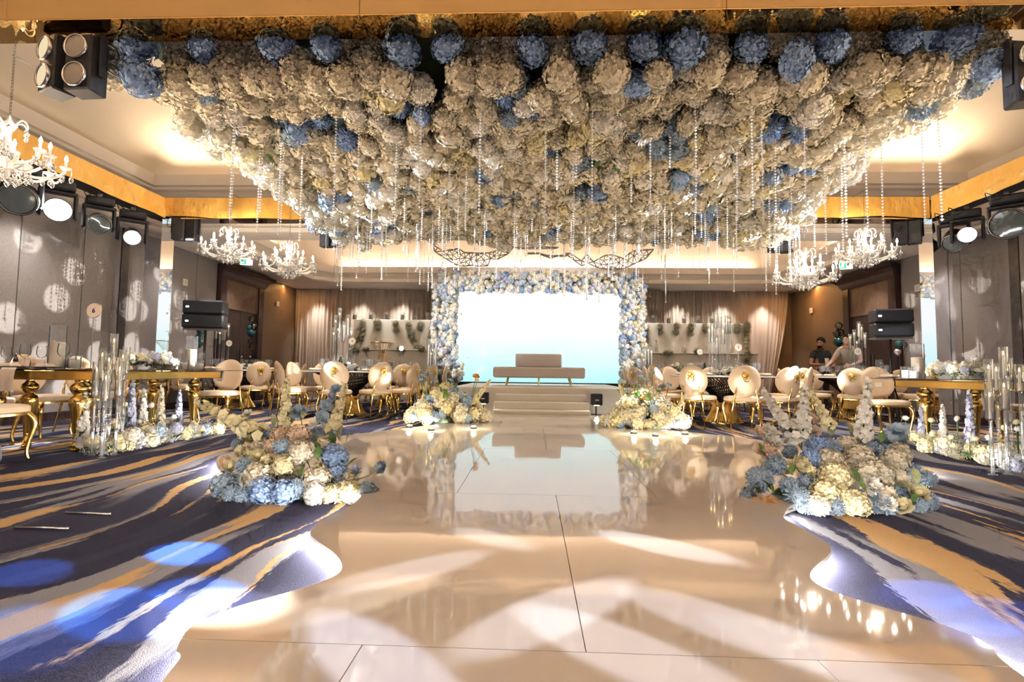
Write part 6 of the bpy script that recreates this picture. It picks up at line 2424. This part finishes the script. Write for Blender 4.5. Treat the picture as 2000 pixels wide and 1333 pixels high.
def head_bits(c, yaw):
    """skull, nose, ears, lips on a head centred at c looking along -y turned by yaw"""
    R3 = Matrix.Rotation(yaw, 3, 'Z')
    hb = MB().ball((0, 0, 0), .10, 16, 10, (.80, .96, 1.2)).ball((0, -.055, -.05), .058, 12, 8, (.9, .75, 1.0))
    hb.ball((0, -.105, -.015), .018, 8, 6, (.7, 1, 1.3)).ball((-.08, .0, -.01), .026, 8, 6, (.4, .8, 1.2)).ball((.08, .0, -.01), .026, 8, 6, (.4, .8, 1.2)).ball((0, -.098, -.055), .018, 8, 5, (1.2, .5, .4))
    hb.v = [tuple(R3 @ V(p) + V(c)) for p in hb.v]
    return hb


def head_extras(root, c, yaw, beard=False):
    R3 = Matrix.Rotation(yaw, 3, 'Z')
    for s_ in (-1, 1):
        e = MB().ball((s_ * .03, -.088, .012), .011, 8, 6)
        e.v = [tuple(R3 @ V(p) + V(c)) for p in e.v]
        e.build('eye', 'hair', root, True)
    h = MB().ball((0, .018, .035), .108, 16, 10, (.86, .96, 1.05))
    h.v = [tuple(R3 @ V(p) + V(c)) for p in h.v if True]
    h.build('hair', 'hair', root, True)
    if beard:
        b = MB().ball((0, -.062, -.078), .052, 12, 8, (1.0, .72, .75))
        b.v = [tuple(R3 @ V(p) + V(c)) for p in b.v]
        b.build('beard', 'hair', root, True)


def hand(c, dirv, palmn, s=1.0, curl=.6):
    """palm and five bent fingers; c wrist end, dirv finger direction, palmn palm normal"""
    d, nn = V(dirv).normalized(), V(palmn).normalized()
    e = d.cross(nn).normalized()
    out = [MB().ball((0, 0, 0), .045 * s, 10, 6)]
    out[0].v = [tuple(V(c) + d * (.045 * s) + d * p[0] * 1.05 + e * p[1] * .9 + nn * p[2] * .42) for p in out[0].v]
    for i, (off, L_) in enumerate(((-.030, .070), (-.010, .080), (.010, .076), (.029, .060))):
        b = V(c) + d * (.078 * s) + e * (off * s)
        m_ = b + (d * math.cos(curl * .5) + nn * math.sin(curl * .5)) * L_ * .5 * s
        t = m_ + (d * math.cos(curl * 1.6) + nn * math.sin(curl * 1.6)) * L_ * .5 * s
        out.append(MB().tube([b, m_, t], [.0095 * s, .0085 * s, .006 * s], 7))
    b = V(c) + d * (.025 * s) - e * (.036 * s)
    m_ = b + (d * .6 - e * .7 + nn * .3).normalized() * .035 * s
    out.append(MB().tube([b, m_, m_ + (d * .9 + nn * .5).normalized() * .03 * s], [.0115 * s, .0105 * s, .007 * s], 7))
    return out


def standing(label, x, y, rz, top, skin_m, shirt_m, pants_m, pose, head_yaw, extra=None, beard=False):
    """pose: dict of joint overrides in local metres (figure faces -y)"""
    r = thing('person', label, 'person', (x, y, 0), rz)
    J = {'pelvis': ((0, 0, .95), (.15, .11)), 'waist': ((0, 0, 1.10), (.145, .105)), 'chest': ((0, .0, 1.30), (.17, .12)), 'neckb': ((0, .01, 1.45), (.075, .07)), 'neck': ((0, 0, 1.53), .055),
         'skull': ((0, -.01, 1.62), .07),
         'shl': ((-.17, .01, 1.40), .068), 'ell': ((-.24, .03, 1.12), .045), 'wrl': ((-.22, -.16, .98), .030), 'hal': ((-.21, -.20, .97), .026),
         'shr': ((.17, .01, 1.40), .068), 'elr': ((.24, .03, 1.12), .045), 'wrr': ((.22, -.16, .98), .030), 'har': ((.21, -.20, .97), .026),
         'slvl': ((-.215, .02, 1.24), .056), 'slvr': ((.215, .02, 1.24), .056),
         'hil': ((-.095, 0, .88), .095), 'knl': ((-.10, -.02, .50), .066), 'anl': ((-.10, .03, .09), .045), 'tol': ((-.11, -.11, .045), .040),
         'hir': ((.095, 0, .88), .095), 'knr': ((.10, -.02, .50), .066), 'anr': ((.10, .03, .09), .045), 'tor': ((.11, -.11, .045), .040)}
    for k, v in pose.items():
        J[k] = (v, J[k][1])
    for s_ in 'lr':
        if 'slv' + s_ not in pose:
            J['slv' + s_] = (tuple((V(J['sh' + s_][0]) + V(J['el' + s_][0])) / 2), J['slv' + s_][1])
    B_ = [('pelvis', 'waist', 1), ('waist', 'chest', 1), ('chest', 'neckb', 1), ('neckb', 'neck', 0), ('neck', 'skull', 0)]
    for s_ in 'lr':
        B_ += [('chest', 'sh' + s_, 1), ('sh' + s_, 'slv' + s_, 1), ('slv' + s_, 'el' + s_, 0), ('el' + s_, 'wr' + s_, 0), ('wr' + s_, 'ha' + s_, 0), ('pelvis', 'hi' + s_, 2), ('hi' + s_, 'kn' + s_, 2), ('kn' + s_, 'an' + s_, 2), ('an' + s_, 'to' + s_, 3)]
    sc = top / 1.74
    J = {k: (tuple(V(v[0]) * sc), tuple(q * sc for q in v[1]) if isinstance(v[1], tuple) else v[1] * sc) for k, v in J.items()}
    fb = []
    for s_ in 'lr':
        w, h_ = V(J['wr' + s_][0]), V(J['ha' + s_][0])
        fb += hand(h_ - (h_ - w) * .3, h_ - w, (1 if s_ == 'l' else -1, 0, -.3), .95, .7)
    hc = V(J['skull'][0]) + V((0, -.012, .01))
    fb.append(head_bits(hc, head_yaw))
    ob('body', body_mesh('body', J, B_, fb, [skin_m, shirt_m, pants_m, 'black_body']), r)
    head_extras(r, hc, head_yaw, beard)
    return r, J


p = at(1603, 700, 12.0)
pm, J1 = standing('bearded man in a dark t-shirt holding a white cup near the right door', p.x, 12.0, -.15, 1.64, 'skin', 'tshirt', 'tshirt',
                  {'wrl': (-.06, -.30, 1.10), 'hal': (-.03, -.34, 1.12), 'ell': (-.26, -.08, 1.10), 'wrr': (.08, -.30, 1.02), 'har': (.05, -.34, 1.04), 'elr': (.27, -.06, 1.08)}, -.7, beard=True)
w = pm.location + Matrix.Rotation(-.15, 3, 'Z') @ (V(J1['hal'][0]) + V((.01, -.06, .02)))
cup = thing('paper_cup', 'white paper cup held by the man in the dark t-shirt', 'cup', (w.x, w.y, w.z - .05))
MB().lathe([(.001, 0), (.032, 0), (.042, .15), (.040, .152), (.031, .004)], 14).build('cup_body', 'paper', cup, True, 40)
MB().lathe([(.0425, .148), (.044, .152), (.0425, .156)], 14).build('rim', 'paper', cup, True)
p = at(1658, 700, 11.55)
standing('man in a white t-shirt leaning forward behind the candle tubes of the far right table', p.x + .05, 11.55, -.5, 1.74, 'fair_skin', 'white_shirt', 'navy_cloth',
         {'chest': (-.05, -.14, 1.28), 'neckb': (-.08, -.24, 1.41), 'neck': (-.08, -.29, 1.48), 'skull': (-.08, -.33, 1.56), 'shl': (-.22, -.17, 1.36), 'shr': (.12, -.18, 1.36), 'ell': (-.36, -.22, 1.12), 'wrl': (-.46, -.36, 1.0), 'hal': (-.50, -.40, .99),
          'elr': (.16, -.30, 1.10), 'wrr': (-.02, -.48, 1.02), 'har': (-.06, -.52, 1.01)}, -.5)
# bystander just outside the left edge: an elbow and a denim calf reach into the frame
e_ = at(4, 576, 3.72)
k_ = at(3, 860, 3.66)
X0 = -4.52
standing('bystander in jeans mostly outside the left picture edge', X0, 3.72, 0, 1.74, 'fair_skin', 'white_shirt', 'denim',
         {'elr': (e_.x - X0 - .045, 0, e_.z), 'shr': (.15, .01, 1.42), 'wrr': (.30, -.2, 1.52), 'har': (.27, -.24, 1.55), 'slvr': (.30, .01, 1.42), 'knr': (.40, -.05, .50), 'anr': (k_.x - X0 - .03, -.06, .10), 'tor': (k_.x - X0 - .03, -.18, .045), 'hir': (.13, 0, .88)}, .4)

# ------------------------------------------------------------------ beams of the moving heads and added fill washes
WB = (.70, .82, 1.0)
WW = (1.0, .93, .80)


def front_of(src, target):
    """just outside the lens of a head turned to the target"""
    return V(src) + (V(target) - V(src)).normalized() * .34


def beam(src, px, py, power, color, deg, blend=.25, z=TOPZ):
    t = G(px, py, z)
    spot('head_beam_and_fill', front_of(src, t), t, power, color, deg, blend, .02)


# crossed white petals on the glossy aisle
beam(hB, 1290, 1066, 6000, WB, 1.5, .3)
beam(hC, 960, 1052, 2600, WB, 1.4, .5)
beam(hF, 815, 1112, 3800, WB, 1.4, .4)
beam(hF, 1085, 1195, 4600, WB, 1.7, .3)
beam(hB, 1210, 1268, 4400, WB, 1.7, .3)
beam(hA, 1440, 1225, 4400, WB, 1.6, .3)
beam(hB, 735, 1290, 4800, (.55, .70, 1.0), 1.8, .35)
beam(hF, 690, 1172, 3000, WW, 1.4, .5)
beam(hA, 1700, 1310, 2400, WB, 1.7, .4)
# blue and white discs on the left carpet
beam(hH, 366, 1080, 3600, BLUE, 3.5, .12, 0)
beam(hH, 240, 1195, 3200, BLUE, 4.0, .12, 0)
beam(hH, 388, 1160, 3600, BLUE, 3.2, .12, 0)
beam(hH, 436, 1206, 2600, (1.0, .95, .82), 4.8, .25, 0)
beam(hH, 60, 1118, 1500, (.06, .30, 1.0), 3.6, .25, 0)
beam(hH, 60, 1240, 1200, BLUE, 5.0, .6, 0)
beam(hI, 1800, 1160, 1800, (.03, .20, 1.0), 3.2, .5, 0)
beam(hI, 1930, 1200, 1800, (.03, .20, 1.0), 3.6, .5, 0)
beam(hI, 1950, 1270, 1300, (.12, .26, 1.0), 4.0, .5, 0)
# cold washes into the flanks of the flower canopy
for src, tx, ty, pw, dg in ((hC, CX0 + .25, 5.0, 2200, 30), (hB, CX0 + .4, 6.3, 2000, 28), (hA, CX0 + .8, 7.4, 1600, 32), (hF, CX1 + .1, 6.3, 1900, 32), (hE, CX1 - .2, 7.6, 1400, 34), (hG, CX1 + .2, 5.0, 900, 22)):
    spot('head_beam_and_fill', front_of(src, (tx, ty, 3.0)), (tx, ty, 3.0), pw, WB, dg, .7, .05)
for tx, ty in ((-.6, 6.6), (.4, 6.0), (1.4, 7.2), (-1.4, 7.4), (2.4, 6.6), (.2, 7.6), (-.2, 5.4)):
    s_ = hF if tx < .5 else hB
    spot('head_beam_and_fill', front_of(s_, (tx, ty, 2.9)), (tx, ty, 2.9), 3500, WB, 4.5, .6, .03)
# added fill washes brightening the arch, the stage and the middle of the aisle
for src, t, pw, dg in ((hA, (-.9, 13.0, 1.9), 1500, 34), (hF, (1.2, 13.0, 1.9), 1500, 34), (hA, (.2, 6.2, 0), 500, 44), (hE, (.2, 6.6, 0), 500, 44)):
    spot('head_beam_and_fill', front_of(src, t), t, pw, (1.0, .95, .88), dg, .8, .05)
# hard-edged patches falling on chairs
for src, (px, py, Y), pw, dg in ((hG, (1362, 738, 7.9), 1900, 4.0), (hG, (1432, 800, 7.9), 1900, 4.6), (hD, (742, 778, 8.3), 1900, 3.6), (hG, (672, 706, 8.2), 1900, 2.8), (hD, (1582, 735, 9.2), 1900, 3.0), (hD, (1655, 722, 9.0), 1900, 2.8),
                                 (hG, (410, 750, 7.4), 1700, 4.6), (hC, (70, 745, 5.3), 500, 10)):
    spot('head_beam_and_fill', front_of(src, at(px, py, Y)), at(px, py, Y), pw, (.95, .95, 1.0), dg, .15, .02)
spot('head_beam_and_fill', front_of(hF, at(665, 650, 9.2)), at(663, 645, 9.2), 1000, WB, 3.2, .5, .02)
spot('head_beam_and_fill', front_of(hC, at(1405, 650, 8.75)), at(1400, 645, 8.75), 1000, WB, 3.2, .5, .02)


def gobo(src, target, power, color, deg, scale, seed):
    """patterned lamp: round dots filled with a fine bar mesh, cut by the lamp's own gobo wheel"""
    o = spot('gobo_projector', front_of(src, target), target, power, color, deg, .2, .012)
    l = o.data
    l.use_nodes = True
    N, L = l.node_tree.nodes, l.node_tree.links
    em = N['Emission']
    tc = N.new('ShaderNodeTexCoord')
    sp = N.new('ShaderNodeSeparateXYZ')
    L.new(tc.outputs['Normal'], sp.inputs[0])
    dx = N.new('ShaderNodeMath'); dx.operation = 'DIVIDE'
    dy = N.new('ShaderNodeMath'); dy.operation = 'DIVIDE'
    L.new(sp.outputs['X'], dx.inputs[0]); L.new(sp.outputs['Z'], dx.inputs[1])
    L.new(sp.outputs['Y'], dy.inputs[0]); L.new(sp.outputs['Z'], dy.inputs[1])
    cb = N.new('ShaderNodeCombineXYZ')
    L.new(dx.outputs[0], cb.inputs[0]); L.new(dy.outputs[0], cb.inputs[1])
    cb.inputs[2].default_value = seed
    vo = N.new('ShaderNodeTexVoronoi')
    vo.voronoi_dimensions = '2D'
    vo.inputs['Scale'].default_value = scale
    vo.inputs['Randomness'].default_value = .75
    L.new(cb.outputs[0], vo.inputs['Vector'])
    mr = N.new('ShaderNodeMapRange')
    mr.inputs['From Min'].default_value = .34
    mr.inputs['From Max'].default_value = .26
    L.new(vo.outputs['Distance'], mr.inputs['Value'])
    br = N.new('ShaderNodeTexBrick')
    br.inputs['Scale'].default_value = scale * 8
    br.inputs['Color1'].default_value = (1, 1, 1, 1)
    br.inputs['Color2'].default_value = (.8, .8, .8, 1)
    br.inputs['Mortar'].default_value = (.25, .25, .25, 1)
    br.inputs['Mortar Size'].default_value = .06
    L.new(cb.outputs[0], br.inputs['Vector'])
    mu = N.new('ShaderNodeMath'); mu.operation = 'MULTIPLY'
    L.new(mr.outputs[0], mu.inputs[0]); L.new(br.outputs['Color'], mu.inputs[1])
    L.new(mu.outputs[0], em.inputs['Strength'])
    return o


gobo((hG.x, hG.y - .3, hG.z), (XL, 7.6, 1.25), 16000, (1.0, .98, .88), 26, 19, 1.3)
gobo((hD.x, hD.y - .3, hD.z), (XR, 8.1, 1.1), 14000, (1.0, .98, .88), 24, 20, 4.1)
